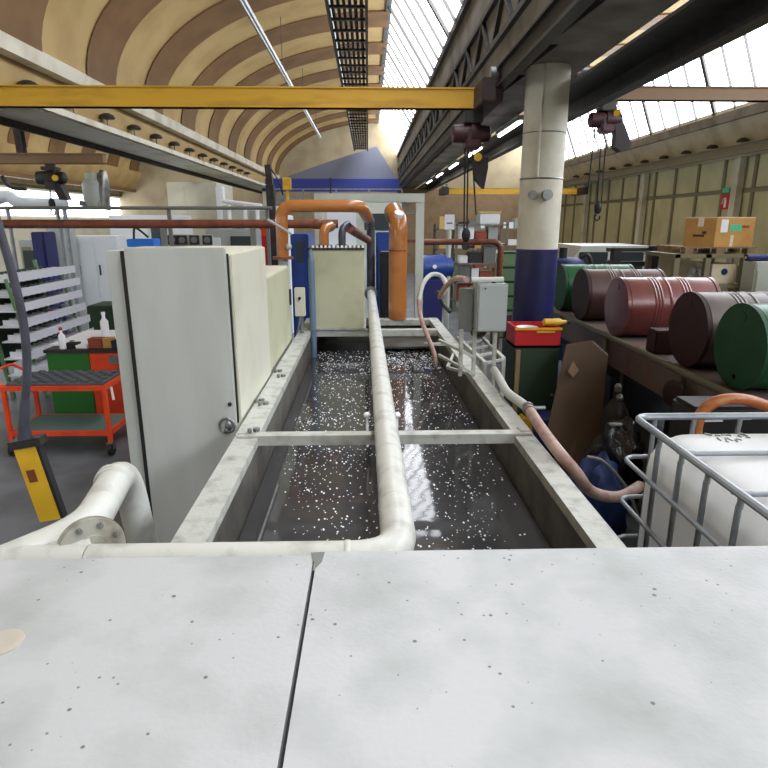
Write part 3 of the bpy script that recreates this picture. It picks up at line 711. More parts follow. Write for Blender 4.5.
for y in (2.28, 1.9): MB().tube([(X0+.0, y, zt-.012), (X0+.08, y, zt-.022), (X1-.08, y, zt-.022), (X1, y, zt-.012)], .011, 10).build('top_bar', 'galv', ib)
MB().box((X0, Ya, .1), (X1, Yb, .155), bev=.005).build('pallet_deck', 'galv', ib)
for x in (X0+.02, 1.7, X1-.14):
    for y in (Ya+.02, 2.02, Yb-.16): MB().box((x, y, 0), (x+.12, y+.14, .1), bev=.004).build('pallet_foot', 'black_rubber', ib)
p = onZ(735, 437, 1.162)
b = MB()
for k in range(14):
    c = p+Vector((random.uniform(-.1, .07), random.uniform(-.06, .05), .0)); c.z = 1.158
    a_ = random.uniform(0, pi); l = random.uniform(.008, .02)
    b.obox(c, (math.cos(a_)*l, math.sin(a_)*l, 0), (-math.sin(a_)*.0025, math.cos(a_)*.0025, 0), (0, 0, .006))
so = b.build('scuff_marks', 'plastic_grey', ib); so['kind'] = 'stuff'
# orange hose behind the tote
ho = thing('orange_hose', (2.0, 2.95, 0), 'translucent orange hose arching up behind the tote', 'hose')
hp = [onY(694, 450, 2.95), onY(697, 425, 2.95), onY(704, 410, 2.95), onY(718, 401, 2.95), onY(738, 399, 2.95), onY(758, 403, 2.95), onY(775, 412, 2.95), onY(800, 440, 2.95), onY(812, 520, 2.95)]
hp = [hp[0]-Vector((0, 0, .9))]+hp
MB().tube(hp, .03, 14, smooth=6).build('hose_run', 'hose_orange', ho)
# little white labels behind the tote
lb = thing('canister', (2.1, 3.2, 0), 'dark canister with two white labels behind the tote', 'canister')
c0 = onY(702, 413, 3.1); c1 = onY(760, 430, 3.1)
MB().box((c0.x-.05, 3.1, 0), (c1.x+.1, 3.35, c0.z+.03), bev=.02).build('body', 'dark', lb)
MB().box((c0.x, 3.094, c0.z-.05), (c0.x+.12, 3.1, c0.z)).box((c0.x+.22, 3.094, c0.z-.04), (c0.x+.28, 3.1, c0.z+.0)).build('label_patch', 'paper', lb)

# ================================================================== DRUM RACK, DRUMS
dr = thing('drum_rack', (2.9, 5.6, 0), 'long low steel rack carrying the lying drums', 'rack')
MB().box((2.42, 3.2, .70), (3.65, 8.6, .99), bev=.01).build('tray', 'rack_tray', dr)
MB().tube([(2.36, 3.2, 1.01), (2.36, 8.6, 1.01)], .028, 12).build('front_rail', 'rack_rail', dr)
for y in (3.4, 4.4, 5.9, 7.4, 8.5): MB().box((2.38, y-.03, .74), (2.43, y+.03, 1.01)).build('rail_bracket', 'rack_rail', dr)
for x in (2.5, 3.55):
    for y in (3.35, 5.6, 8.45): MB().box((x-.04, y-.04, 0), (x+.04, y+.04, .70)).build('leg', 'dark_steel', dr)
def drum(y, x, ms, me, label):
    c = Vector((x, y, .995+.292)); R = .288
    d = thing('oil_drum', (x+.44, y, .99), label, 'drum', 'drums lying on the rack')
    prof = [(.03, R-.006), (.04, R), (.045, R)]
    for s in (.27, .30, .33): prof += [(s-.0145, R), (s-.012, R), (s, R+.004), (s+.012, R), (s+.0145, R)]
    prof += [(.396, R), (.40, R), (.415, R+.0045), (.43, R), (.434, R)]
    for s in (.55, .58, .61): prof += [(s-.0145, R), (s-.012, R), (s, R+.004), (s+.012, R), (s+.0145, R)]
    prof += [(.855, R), (.86, R), (.87, R-.006)]
    MB().lathe(c, (1, 0, 0), prof, 48).build('shell', ms, d, 25)
    MB().lathe(c, (1, 0, 0), [(.0, .284), (.0, .2925), (.03, .2925), (.03, .27), (.012, .268), (.012, .001)], 48).build('lid', me, d)
    MB().lathe(c, (1, 0, 0), [(.87, .25), (.87, .2925), (.9, .2925), (.9, .28), (.885, .27), (.885, .001)], 48).build('bottom', ms, d)
    MB().cyl(c+Vector((.013, .0, .2)), c+Vector((-.004, 0, .2)), .035, 16).cyl(c+Vector((.013, .0, -.21)), c+Vector((.0, 0, -.21)), .018, 12).build('bung', me, d)
drum(3.92, 2.5, 'drum_green', 'drum_dkgreen', 'green drum, nearest on the rack')
drum(4.60, 2.5, 'drum_grey', 'drum_maroon', 'grey-brown drum with a dark maroon lid, next to the nearest green one')
drum(5.9, 2.46, 'drum_red', 'drum_red', 'glossy red drum in the middle of the rack')
drum(6.95, 2.46, 'drum_brown', 'drum_maroon', 'brown drum with a dark lid, between the red and the far green drums')
drum(7.75, 2.46, 'drum_green', 'drum_dkgreen', 'bright green drum at the far end of the rack, beside the column')
b = thing('wedge_block', (2.6, 5.2, .99), 'dark red block wedged on the rack beside the grey-brown drum', 'block')
MB().box((2.47, 5.02, .992), (2.7, 5.2, 1.2), bev=.01).build('block', 'drum_maroon', b)

# ================================================================== DARK CORNER UNDER THE RACK
gc = thing('storage_cabinet', (1.72, 5.6, 0), 'dark green cabinet standing at the foot of the column', 'cabinet')
k0 = onY(515, 348, 5.5); k1 = onY(560, 348, 5.5)
MB().box((k0.x, 5.5, .02), (k1.x, 6.0, k0.z), bev=.008).build('carcass', 'dark_green', gc)
MB().box((k0.x+.015, 5.488, .06), (k1.x-.015, 5.5, k0.z-.02), bev=.003).build('door', 'dark_green', gc)
MB().cyl((k1.x-.05, 5.488, .5), (k1.x-.05, 5.46, .5), .012, 10).build('knob', 'steel', gc)
for x in (k0.x+.03, k1.x-.03):
    for y in (5.54, 5.96): MB().cyl((x, y, 0), (x, y, .03), .02, 10).build('foot', 'black_rubber', gc)
rb = thing('red_bin', (1.7, 5.7, k0.z), 'red plastic bin on top of the dark green cabinet', 'bin')
r0 = onY(516, 328, 5.5); r1 = onY(560, 345, 5.5); zb = k0.z+.002; zt_ = r0.z
b = MB(); 
for lo, hi in (((r0.x, 5.5, zb), (r1.x, 5.52, zt_)), ((r0.x, 5.86, zb), (r1.x, 5.88, zt_)), ((r0.x, 5.52, zb), (r0.x+.02, 5.86, zt_)), ((r1.x-.02, 5.52, zb), (r1.x, 5.86, zt_)), ((r0.x, 5.5, zb), (r1.x, 5.88, zb+.02))): b.box(lo, hi)
b.build('tub', 'red', rb)
MB().box((r0.x-.01, 5.49, zt_-.02), (r1.x+.01, 5.505, zt_)).box((r0.x+.2, 5.488, zt_-.045), (r1.x-.06, 5.5, zt_-.03)).build('rim', 'yellow', rb)
bw = thing('white_bowl', (1.6, 5.65, zb), 'white bowl sitting in the red bin', 'bowl')
p = onY(527, 327, 5.66)
MB().lathe((p.x, 5.66, zb+.022), (0, 0, 1), [(0, .05), (.01, .06), (.13, .10), (.15, .105), (.15, .097), (.02, .05), (.018, .001)], 24).build('bowl', 'foam', bw)
yl = thing('yellow_bottle', (1.9, 5.6, zb), 'yellow bottle lying across the red bin', 'bottle')
p = onY(548, 327, 5.6)
MB().lathe((p.x-.05, 5.6, zt_+.036), (1, .1, .0), [(0, .02), (.01, .034), (.16, .034), (.2, .018), (.23, .018)], 16).build('body', 'yellow', yl)
MB().lathe((p.x+.18, 5.623, zt_+.036), (1, .1, .0), [(0, .021), (.03, .021)], 12).build('cap', 'dark', yl)
# leaning brown board
bd = thing('leaning_board', (2.0, 4.8, 0), 'tall brown board leaning against the drum rack', 'board')
poly = [onZ(557, 478, 0), onZ(590, 478, 0)]
bl, br2 = onY(548, 440, 4.55), onY(592, 470, 4.5)
P3 = [(1.62, 4.72, .0), (1.98, 4.66, .0), (2.37, 5.3, 1.0), (2.3, 5.36, 1.06), (1.98, 5.55, 1.06)]
P3 = [Vector(p) for p in P3]
c0 = onZ(563, 476, .02); c1 = onZ(596, 474, .02)
tL, tR, tS = onY(566, 346, 5.35), onY(592, 342, 5.32), onY(608, 356, 5.25)
mL = onY(547, 430, 4.9)
mb = MB().prism([c0, c1, tS, tR, tL, mL], (.012, .03, .012))
mb.build('sheet', 'brownboard', bd)
dm = [onY(573, 361, 5.21), onY(579, 370, 5.16), onY(573, 377, 5.13), onY(568, 371, 5.16)]
MB().prism([p+Vector((-.004, -.012, 0)) for p in dm], (.002, .004, 0)).build('diamond_label', 'wood', bd)
pl = thing('small_drum', (1.65, 4.4, 0), 'small dark drum standing on the floor beside the brown board', 'drum')
p = onZ(550, 452, 0.05); 
MB().lathe((p.x, p.y+.1, 0), (0, 0, 1), [(0, .13), (.02, .14), (.18, .14), (.19, .145), (.2, .14), (.36, .14), (.37, .145), (.38, .135), (.37, .13), (.37, .001)], 28).build('body', 'navy', pl)
yb_ = thing('yellow_canister', (1.55, 4.9, 0), 'small yellow canister on the floor in front of the green cabinet', 'canister')
p = onY(533, 414, 5.36); p.x -= .07
MB().box((p.x-.06, p.y-.06, 0), (p.x+.06, p.y+.06, .34), bev=.015).build('body', 'yellow', yb_)
MB().cyl((p.x, p.y, .34), (p.x, p.y, .38), .025, 12).build('cap', 'dark', yb_)
MB().box((p.x-.01, p.y-.05, .34), (p.x+.01, p.y-.035, .37)).build('handle', 'dark', yb_)
# crates added in place of dark clutter, to block light under the rack
for (y, hh, w_) in ((3.5, .5, 'nearest the tote'), (4.3, .42, 'behind the gas bottle'), (6.2, .45, 'between the rack legs past the brown board'), (7.2, .5, 'at the column end')):
    uc = thing('light_block_crate', (3.0, y+.3, 0), 'dark crate added under the drum rack to block light, '+w_, 'crate', 'added crates under the drum rack')
    MB().box((2.62, y, 0), (3.4, y+.7, hh), bev=.01).build('body', 'dark', uc)
    MB().box((2.60, y-.02, hh), (3.42, y+.72, hh+.04), bev=.008).build('lid', 'dark_steel', uc)
# stuff sacks, tarp
def sack(name, c, s, m, label, cat, seed, w=.18):
    random.seed(seed); bm = bmesh.new(); bmesh.ops.create_icosphere(bm, subdivisions=4, radius=1); bm.verts.index_update()
    from mathutils import noise
    vs = []
    for v in bm.verts:
        k = 1+w*noise.noise(v.co*2.2+Vector((seed, 0, 0)))+w*.5*noise.noise(v.co*5+Vector((0, seed, 0)))
        q = v.co*k; q = Vector((q.x*s[0], q.y*s[1], q.z*s[2])); z = c[2]+q.z
        vs.append((c[0]+q.x, c[1]+q.y, max(z, .002)))
    r = thing(name, (c[0], c[1], 0), label, cat)
    MB().add(vs, [[v.index for v in f.verts] for f in bm.faces]).build('body', m, r, 60); bm.free()
    return r
p = onY(600, 480, 3.75); tp = sack('folded_tarp', (p.x, 3.78, .16), (.2, .2, .36), 'tarp_blue', 'crumpled dark blue tarp on the floor beside the tote', 'tarp', 3, .35)
p = onY(618, 430, 4.2); s_ = sack('rubbish_sack', (p.x, 4.2, .3), (.2, .22, .36), 'bag_black', 'shiny black sack on the floor behind the blue tarp', 'sack', 11, .3)
p = onY(640, 400, 4.5); s2 = sack('rubbish_sack', (2.12, 3.7, .33), (.2, .22, .38), 'bag_black', 'black sack squeezed between the drum rack and the tote', 'sack', 17, .3)
MB().torus((s_.location.x-.05, 4.15, .66), (0, .3, 1), .04, .012, 16, 8).build('tie', 'plastic_grey', s_)
vl = thing('round_lid', (2.3, 4.15, 0), 'dark red round lid propped in front of the rack tray', 'lid')
p = onY(650, 393, 4.3); MB().lathe((2.3, 4.3, p.z), (-1, -.3, .1), [(0, .1), (.012, .1), (.02, .08), (.02, .001)], 24).build('disc', 'drum_maroon', vl)
MB().box((2.31, 4.3, 0), (2.35, 4.34, p.z+.05)).build('post', 'dark_steel', vl)
sc = thing('scrap_pipe', (1.75, 3.9, 0), 'bent grey scrap pipe standing against the dark blue tarp', 'pipe')
MB().tube([(1.72, 3.3, .012), (1.66, 3.42, .4), (1.5, 3.5, .62), (1.38, 3.52, .66)], .012, 8, smooth=4).build('pipe_run', 'grey_pipe', sc)
sc = thing('gas_bottle', (1.95, 4.5, 0), 'dark upright gas bottle behind the shiny black sack', 'gas bottle')
MB().lathe((1.98, 4.55, 0), (0, 0, 1), [(0, .09), (.02, .1), (.62, .1), (.7, .06), (.74, .03), (.8, .03)], 20).build('bottle', 'dark_steel', sc)
MB().lathe((1.98, 4.55, .8), (0, 0, 1), [(0, .025), (.04, .03), (.06, .015)], 12).sphere((1.98, 4.5, .76), .03).build('valve', 'steel', sc)
pp = thing('floor_post', (1.45, 5.4, 0), 'thin brown post standing beside the green cabinet', 'post')
p = onZ(505, 425, 0)
MB().box((1.37, 5.42, 0), (1.41, 5.46, .95)).build('shaft', 'wood', pp)
MB().box((1.33, 5.38, 0), (1.45, 5.5, .015)).build('foot', 'dark_steel', pp)
rr = thing('red_post', (1.5, 6.6, 0), 'dark red post standing beside the blue column foot', 'post')
MB().box((1.40, 6.08, 0), (1.47, 6.15, 1.18)).build('shaft', 'drum_maroon', rr)
MB().box((1.36, 6.04, 0), (1.51, 6.18, .015)).build('foot', 'dark_steel', rr)

# ================================================================== CRANES, HOISTS
def crane(y, x0, x1, zb, hgt, m, label, ends):
    c = thing('bridge_crane_rail', ((x0+x1)/2, y, zb), label, 'crane')
    MB().box((x0, y-.06, zb), (x1, y+.06, zb+hgt), bev=.005).box((x0, y-.075, zb), (x1, y+.06, zb+.015)).box((x0, y-.075, zb+hgt-.015), (x1, y+.06, zb+hgt)).build('girder', m, c)
    for x in ends:
        MB().box((x-.13, y-.55, zb-.02), (x+.08, y+.55, zb+.2), bev=.01).build('end_carriage', 'crane_end', c)
        for s in (-.5, .5):
            MB().cyl((x-.05, y+s, zb+.24), (x+.03, y+s, zb+.24), .06, 16).build('wheel', 'steel', c)
    return c
zc = onY(384, 109, 6.9).z
crane(6.9, -4.45, 1.18, zc, .2, 'crane_yellow', 'yellow bridge crane girder spanning the bay over the tank', (-4.5, 1.25))
zc2 = onY(670, 101, 8.2).z
crane(8.2, 2.62, 7.1, zc2, .16, 'crane_brown', 'brown bridge crane girder over the drums', (2.57, 7.15))
zc3 = onY(470, 211, 21).z
crane(21, 2.62, 7.1, 3.0, .2, 'crane_yellow', 'yellow bridge crane girder far down the bay over the shelves', (2.57, 7.15))
zc4 = onY(60, 163, 9).z
c4 = crane(9.2, -10.1, -3.75, onY(60, 164, 9.2).z, .14, 'crane_brown', 'brown girder hung across the bay over the white lockers', ())
MB().box((-4.95, 9.15, onY(60, 164, 9.2).z+.14), (-4.85, 9.25, 3.45)).build('hanger', 'dark_steel', c4)
MB().box((-9.2, 9.15, onY(60, 164, 9.2).z+.14), (-9.1, 9.25, 4.9)).build('hanger', 'dark_steel', c4)
def hoist(b, mx, label, chain_px, hook_px, y, bag, disc):
    h = thing('hanging_chain_hoist', b, label, 'hoist')
    b = Vector(b)
    MB().box(b+Vector((-.1, -.1, .1)), b+Vector((.1, .1, .15)), bev=.01).build('trolley', 'dark_steel', h)
    MB().lathe(b+Vector((-.22, 0, 0)), (1, 0, 0), [(0, .06), (.02, .09), (.2, .1), (.2, .12), (.3, .12), (.3, .09), (.4, .08), (.42, .05)], 20).build('motor', mx, h)
    MB().box(b+Vector((-.08, -.1, -.16)), b+Vector((.09, .1, .06)), bev=.02).build('gearbox', mx, h)
    MB().cyl(onY(disc[0], disc[1], y-.13), onY(disc[0], disc[1], y-.02), .042, 18).build('yellow_cap', 'yellow', h)
    P = [onY(px, py, y) for px, py in bag]
    MB().prism([p-Vector((0, .07, 0)) for p in P], (0, .14, 0)).build('chain_bag', 'bag_dark', h)
    for (a, d) in chain_px: MB().tube([onY(a[0], a[1], y), onY(d[0], d[1], y)], .009, 6).build('chain', 'dark', h)
    p = onY(hook_px[0], hook_px[1], y)
    MB().sphere(p, .05, (1, .7, 1.6)).build('hook_block', 'dark', h)
    MB().torus(p-Vector((0, 0, .12)), (0, 1, 0), .035, .011, 16, 8, -.6, pi*1.35).build('hook', 'dark', h)
    return h
b0 = onY(472, 134, 6.9)
h1 = hoist((b0.x, 6.9, b0.z), 'maroon_hoist', 'dark maroon chain hoist hanging from the yellow girder over the tank', [((465, 140), (464, 234)), ((468, 140), (467, 234)), ((472, 150), (476, 215))], (466, 235), 6.9,
      [(474, 160), (487, 158), (487, 168), (483, 189), (475, 180), (475, 168)], (478, 157))
MB().box((b0.x-.09, 6.84, b0.z+.15), (b0.x+.1, 6.96, zc-.022)).build('suspension', 'dark_steel', h1)
b1 = onY(606, 120, 8.2)
h2_ = hoist((b1.x, 8.2, b1.z), 'maroon_hoist', 'dark chain hoist with a yellow cap hanging from the brown girder', [((595, 128), (588, 190)), ((601, 140), (597, 206)), ((606, 140), (601, 206))], (598, 208), 8.2,
      [(612, 122), (622, 124), (629, 143), (627, 149), (619, 152), (613, 148), (614, 135)], (617, 113))
MB().box((b1.x-.09, 8.14, min(b1.z+.1, zc2-.02)), (b1.x+.1, 8.26, zc2-.001)).build('suspension', 'dark_steel', h2_)
b2 = onY(52, 178, 9.2)
h3 = hoist((b2.x, 9.2, b2.z), 'dark_steel', 'dark chain hoist hanging from the girder over the white lockers', [((50, 190), (51, 200))], (52, 204), 9.2,
      [(52, 182), (62, 184), (70, 200), (62, 200)], (55, 178))
MB().box((b2.x-.05, 9.15, b2.z+.1), (b2.x+.05, 9.25, onY(60, 164, 9.2).z-.001)).build('suspension', 'dark_steel', h3)
# pendant control
pd = thing('hanging_pendant_control', (-1.4, 2.5, 1.3), 'yellow and black pendant control hanging on a thick dark cable', 'control pendant')
yp = 2.5
t = onY(29, 445, yp); bt_ = onY(55, 518, yp)
ax = (t-bt_)/2; sx_ = Vector((ax.z, 0, -ax.x)).normalized()
MB().obox((t+bt_)/2-sx_*.012, sx_*.048, Vector((0, .02, 0)), ax).build('body', 'yellow', pd)
MB().obox((t+bt_)/2+sx_*.043, sx_*.007, Vector((0, .018, 0)), ax).build('back_strip', 'dark', pd)
MB().obox(t+ax*.08, sx_*.07, Vector((0, .03, 0)), ax*.1).build('collar', 'dark_steel', pd)
lp = t.lerp(bt_, .38)-sx_*.02
MB().obox(lp-Vector((0, .022, 0)), sx_*.018, Vector((0, .002, 0)), ax*.16).build('push_button', 'rust_pipe', pd)
cpts = [onY(25, 440, yp), onY(24, 425, yp), onY(25, 400, yp), onY(27, 372, yp), onY(26, 345, yp), onY(22, 315, yp), onY(14, 280, yp), onY(4, 245, yp), onY(-12, 200, yp), onY(-60, 120, yp), Vector((-2.2, 2.7, 3.2)), Vector((-4.4, 3.0, 3.37))]
MB().tube(cpts[:3], .03, 12, smooth=4, r_end=.019).build('strain_relief', 'slate_pipe', pd)
MB().tube(cpts[2:], .017, 12, smooth=6).build('cable', 'slate_pipe', pd)

# ================================================================== TOOL CART, BENCH, RACK ON THE NEAR SIDE
ct = thing('tool_cart', (-2.85, 5.5, 0), 'orange tool cart with a grey ribbed mat', 'cart')
fR, fL = onZ(113, 452, .0), onZ(12, 452, .0)
yk = 5.3; zt1 = onY(100, 388, yk).z
xl, xr = onY(3, 388, yk).x, onY(104, 388, yk).x; yk2 = yk+.5
for (x, y) in ((xl, yk), (xr, yk), (xl, yk2), (xr, yk2)):
    MB().bar((x, y, .12), (x, y, zt1+.02), .035, .035, up=(0, 1, 0)).build('leg', 'tool_orange', ct)
def frame_(z): return MB().bar((xl, yk, z), (xr, yk, z), .03, .045).bar((xl, yk2, z), (xr, yk2, z), .03, .045).bar((xl, yk, z), (xl, yk2, z), .03, .045).bar((xr, yk, z), (xr, yk2, z), .03, .045)
frame_(zt1).build('top_frame', 'tool_orange', ct); frame_(.22).build('base_frame', 'tool_orange', ct)
MB().box((xl+.015, yk+.01, zt1-.0), (xr-.015, yk2-.01, zt1+.025)).build('top_shelf', 'dark_steel', ct)
b = MB().box((xl+.02, yk+.02, zt1+.025), (xr-.02, yk2-.02, zt1+.04))
nxm, nym = 14, 7
for i in range(nxm):
    for j in range(nym):
        x = xl+.04+(xr-xl-.08)*(i+.5)/nxm; y = yk+.04+(yk2-yk-.08)*(j+.5)/nym
        if (i+j) % 2: b.box((x-.03, y-.03, zt1+.04), (x+.03, y+.03, zt1+.06), bev=.006)
b.build('ribbed_mat', 'mat_grey', ct)
MB().box((xl+.015, yk+.015, .225), (xr-.015, yk2-.015, .245)).build('lower_shelf', 'teal', ct)
MB().tube([(xl, yk, zt1), (xl-.12, yk+.05, zt1+.14), (xl-.12, yk2-.1, zt1+.14), (xl, yk2, zt1)], .014, 10, fil=.06).build('push_handle', 'tool_orange', ct)
for (x, y) in ((xl, yk), (xr, yk), (xl, yk2), (xr, yk2)):
    w = MB().cyl((x-.018, y, .062), (x+.018, y, .062), .06, 20).build('caster', 'black_rubber', ct)
    MB().box((x-.03, y-.02, .06), (x-.022, y+.02, .13)).box((x+.022, y-.02, .06), (x+.03, y+.02, .13)).box((x-.03, y-.03, .12), (x+.03, y+.03, .135)).build('fork', 'steel', w)
MB().tube([(xr+.02, yk+.1, zt1-.02), (xr+.03, yk+.1, zt1-.14)], .012, 8).build('hook', 'paper', ct)
# bench with green and orange fronts
wb = thing('workbench', (-2.9, 6.7, 0), 'workbench with green and orange fronts behind the tool cart', 'workbench')
yw = 6.35
w0, w1, w2 = onY(46, 353, yw), onY(89, 353, yw), onY(126, 353, yw)
ztb = w0.z
MB().box((w0.x-.02, yw-.02, ztb), (w2.x, yw+1.15, ztb+.035), bev=.004).build('bench_top', 'dark_steel', wb)
MB().box((w0.x, yw, .03), (w1.x-.01, yw+.7, ztb)).build('green_front', 'bench_green', wb)
MB().box((w1.x, yw, .03), (w2.x-.02, yw+.7, ztb)).build('orange_front', 'tool_orange', wb)
for x in (w0.x+.05, w2.x-.1):
    for y in (yw+.06, yw+.6): MB().box((x-.03, y-.03, 0), (x+.03, y+.03, .03)).build('foot', 'black_rubber', wb)
MB().box((w1.x+.2, yw-.012, ztb-.12), (w2.x-.05, yw, ztb-.03), bev=.004).build('drawer', 'steel', wb)
zi = ztb+.036
def item(name, px, py, y, label, cat, f):
    z = zi+(.021 if name == 'squeeze_bottle' else 0); p = onY(px, py, y); r = thing(name, (p.x, y, z), label, cat); f(r, Vector((p.x, y, z))); return r
def bottle_(r, p, m='foam', cap='red', R=.035, H=.16):
    MB().lathe(p, (0, 0, 1), [(0, R*.9), (.01, R), (H*.7, R), (H*.85, R*.4), (H, R*.4)], 16).build('body', m, r)
    MB().lathe(p+Vector((0, 0, H)), (0, 0, 1), [(0, R*.5), (.03, R*.5)], 12).build('cap', cap, r)
item('spray_bottle', 63, 347, yw+.05, 'white spray bottle with a red cap on the bench edge', 'bottle', lambda r, p: bottle_(r, p, H=.2))
item('squeeze_bottle', 105, 330, yw+.62, 'translucent white bottle at the back of the bench', 'bottle', lambda r, p: bottle_(r, p, 'paper', 'foam', .045, .26))
def sheetf(r, p):
    a, b_, c_, d_ = onZ(62, 343, zi+.005), onZ(66, 347, zi+.005), onZ(118, 334, zi+.005), onZ(112, 328, zi+.005)
    for q in (a, b_, c_, d_): q.y = min(max(q.y, yw+.2), yw+.72)
    MB().box((p.x-.3, yw+.2, zi), (p.x+.42, yw+1.1, zi+.02), bev=.004).build('board', 'paper', r)
    MB().cyl((p.x-.15, yw+.38, zi+.02), (p.x-.15, yw+.38, zi+.024), .025, 16).build('hole', 'dark', r)
item('white_sheet', 88, 338, yw+.45, 'white sheet lying flat on the bench', 'sheet', sheetf)
def cbox(m, sx, sy, sz):
    def f(r, p):
        MB().box(p+Vector((-sx/2, -sy/2, 0)), p+Vector((sx/2, sy/2, sz)), bev=.003).build('body', m, r)
        MB().box(p+Vector((-sx/2-.002, -sy/2-.002, sz-.012)), p+Vector((sx/2+.002, sy/2+.002, sz+.004)), bev=.002).build('lid', m, r)
    return f
item('carton', 98, 350, yw+.12, 'dark brown carton on the bench edge', 'box', cbox('terracotta', .14, .12, .1))
item('carton', 110, 350, yw+.12, 'tan carton beside the dark brown one on the bench', 'box', cbox('cardboard', .09, .12, .1))
item('tool_case', 119, 350, yw+.1, 'black tool case at the bench corner', 'case', cbox('dark', .1, .12, .08))
item('parts_tray', 74, 350, yw+.12, 'small black tray beside the spray bottle', 'tray', cbox('dark', .12, .1, .05))
item('paper_stack', 84, 350, yw+.1, 'crumpled white paper stack on the bench edge', 'paper', cbox('paper', .12, .1, .03))

# stepped parts rack along Y
pr = thing('parts_rack', (-4.2, 7.7, 0), 'silver rack of stepped trays behind the tool cart', 'rack')
yA, yB = 6.9, 8.5
lines = [((13, 274), (75, 267)), ((17, 288), (80, 280)), ((21, 304), (82, 291)), ((25, 319), (86, 304)), ((30, 334), (90, 316)), ((32, 350), (94, 330)), ((36, 366), (96, 344))]
tz = []
for i, (a_, b_) in enumerate(lines):
    x = -4.22+.045*i; yA, yB = onX(a_[0]-2, a_[1], x).y, onX(b_[0], b_[1], x).y; z = (onX(a_[0], a_[1]+3, x).z+onX(b_[0], b_[1]+3, x).z)/2; tz.append((x, z, yA, yB))
    m = MB().box((x-.012, yA, z-.05), (x, yB, z+.05), bev=.003).box((x-.32, yA, z-.05), (x-.012, yB, z-.035))
    m.build('tray', 'shelf_silver', pr)
    d = MB(); y = yA+.1
    while y < yB-.05: d.box((x-.3, y-.004, z-.035), (x-.015, y+.004, z+.03)); d.box((x, y-.01, z-.052), (x+.006, y+.05, z-.04)); y += .13
    d.build('dividers', 'shelf_silver', pr)
yA, yB = 7.2, 8.6
MB().box((-4.60, 7.05, .35), (-4.58, 8.7, 1.5)).build('back_panel', 'dark_green', pr)
for y in (yA+.05, yB-.05):
    MB().bar((-4.40, y, 0), (-4.60, y, 1.6), .04, .04, up=(0, 1, 0)).build('upright', 'rack_green', pr)
    MB().bar((tz[-1][0]-.05, y, 0), (tz[0][0]-.05, y, 1.45), .03, .03, up=(0, 1, 0)).build('upright', 'rack_green', pr)
cols = ['dark', 'grey_pipe', 'dark_steel', 'steel', 'dark_green', 'steel', 'galv', 'dark_steel', 'plastic_grey', 'red']
random.seed(5)
for i, (x, z, yA, yB) in enumerate(tz[:6]):
    y = yA+.1
    k = 0
    while y < yB-.2:
        if random.random() < .62 and abs(y+.06-7.25) > .12 and abs(y+.06-8.55) > .12:
            hgt = random.uniform(.03, .085); m_ = random.choice(cols)
            o = MB().box((x-.26, y+.015, z-.034), (x-.05, y+.115, z-.034+hgt*.7), bev=.006).cyl((x-.15, y+.065, z-.034+hgt*.7), (x-.15, y+.065, z-.01+hgt*.7), .02, 10).build('machine_part', m_)
            tag(o, 'small machine part lying in a tray of the silver stepped rack', 'machine part', 'parts in the stepped rack')
        y += .13
# green stand at frame edge
gs = thing('green_stand', (-4.9, 6.6, 0), 'pale green steel stand with shelves, before the silver stepped rack', 'stand')
u0 = onX(-2, 300, -4.55)
b = MB()
for x in (-4.95, -4.5):
    for y in (6.05, 6.6): MB().box((x-.025, y-.025, 0), (x+.025, y+.025, 1.45)).build('leg', 'rack_green', gs)
for z in (.25, .6, .95, 1.3): MB().box((-4.97, 6.03, z), (-4.48, 6.62, z+.025)).build('shelf', 'plastic_grey' if z < .9 else 'rack_green', gs)
bd2 = thing('green_drum', (-4.7, 6.35, .98), 'pale green drum sitting on the green steel stand', 'drum')
MB().lathe((-4.7, 6.33, .977), (0, 0, 1), [(0, .15), (.01, .16), (.24, .16), (.25, .165), (.26, .15), (.26, .001)], 24).build('body', 'rack_green', bd2)
# white lockers at the back
lk = thing('locker_bank', (-5.2, 12.2, 0), 'white double-door lockers beyond the silver stepped rack', 'lockers')
yl_ = 12.0
l0, l1, l2, l3, lt_ = onY(62, 290, yl_), onY(80, 290, yl_), onY(100, 290, yl_), onY(122, 290, yl_), onY(90, 236, yl_)
MB().box((l0.x, yl_, 0), (l3.x, yl_+.5, lt_.z), bev=.01).build('carcass', 'white_machine', lk)
for a_, b_ in ((l0, l1), (l1, l2), (l2, l3)):
    dd = MB().box((a_.x+.015, yl_-.02, .06), (b_.x-.015, yl_, lt_.z-.05), bev=.005).build('door', 'white_machine', lk)
    MB().box((a_.x+.05, yl_-.04, 1.1), (a_.x+.08, yl_-.02, 1.3), bev=.004).build('handle', 'dark_steel', dd)
p = onY(72, 245, yl_); MB().box((p.x-.08, yl_-.05, p.z-.18), (p.x+.06, yl_-.02, p.z+.12), bev=.004).build('panel_box', 'dark_steel', lk)
# more background machines: generic helper
def machine(name, x0, x1, y0, y1, z1, m, label, cat='machine', door=None, win=None, dm='white_machine', legs=0, knob=True):
    r = thing(name, ((x0+x1)/2, (y0+y1)/2, 0), label, cat)
    MB().box((x0, y0, legs), (x1, y1, z1), bev=.015).build('body', m, r)
    if legs:
        for x in (x0+.06, x1-.06):
            for y in (y0+.06, y1-.06): MB().box((x-.04, y-.04, 0), (x+.04, y+.04, legs)).build('leg', 'dark_steel', r)
    if door:
        d = MB().box((x0+(x1-x0)*door[0], y0-.02, legs+.08), (x0+(x1-x0)*door[1], y0, z1-.12), bev=.006).build('door', dm, r)
        if knob: MB().box((x0+(x1-x0)*door[1]-.08, y0-.045, z1*.5), (x0+(x1-x0)*door[1]-.05, y0-.02, z1*.5+.2), bev=.003).build('handle', 'dark_steel', d)
    if win: MB().box((x0+(x1-x0)*win[0], y0-.025, z1*win[2]), (x0+(x1-x0)*win[1], y0-.001, z1*win[3]), bev=.004).build('panel_window', 'window_dark', r)
    return r
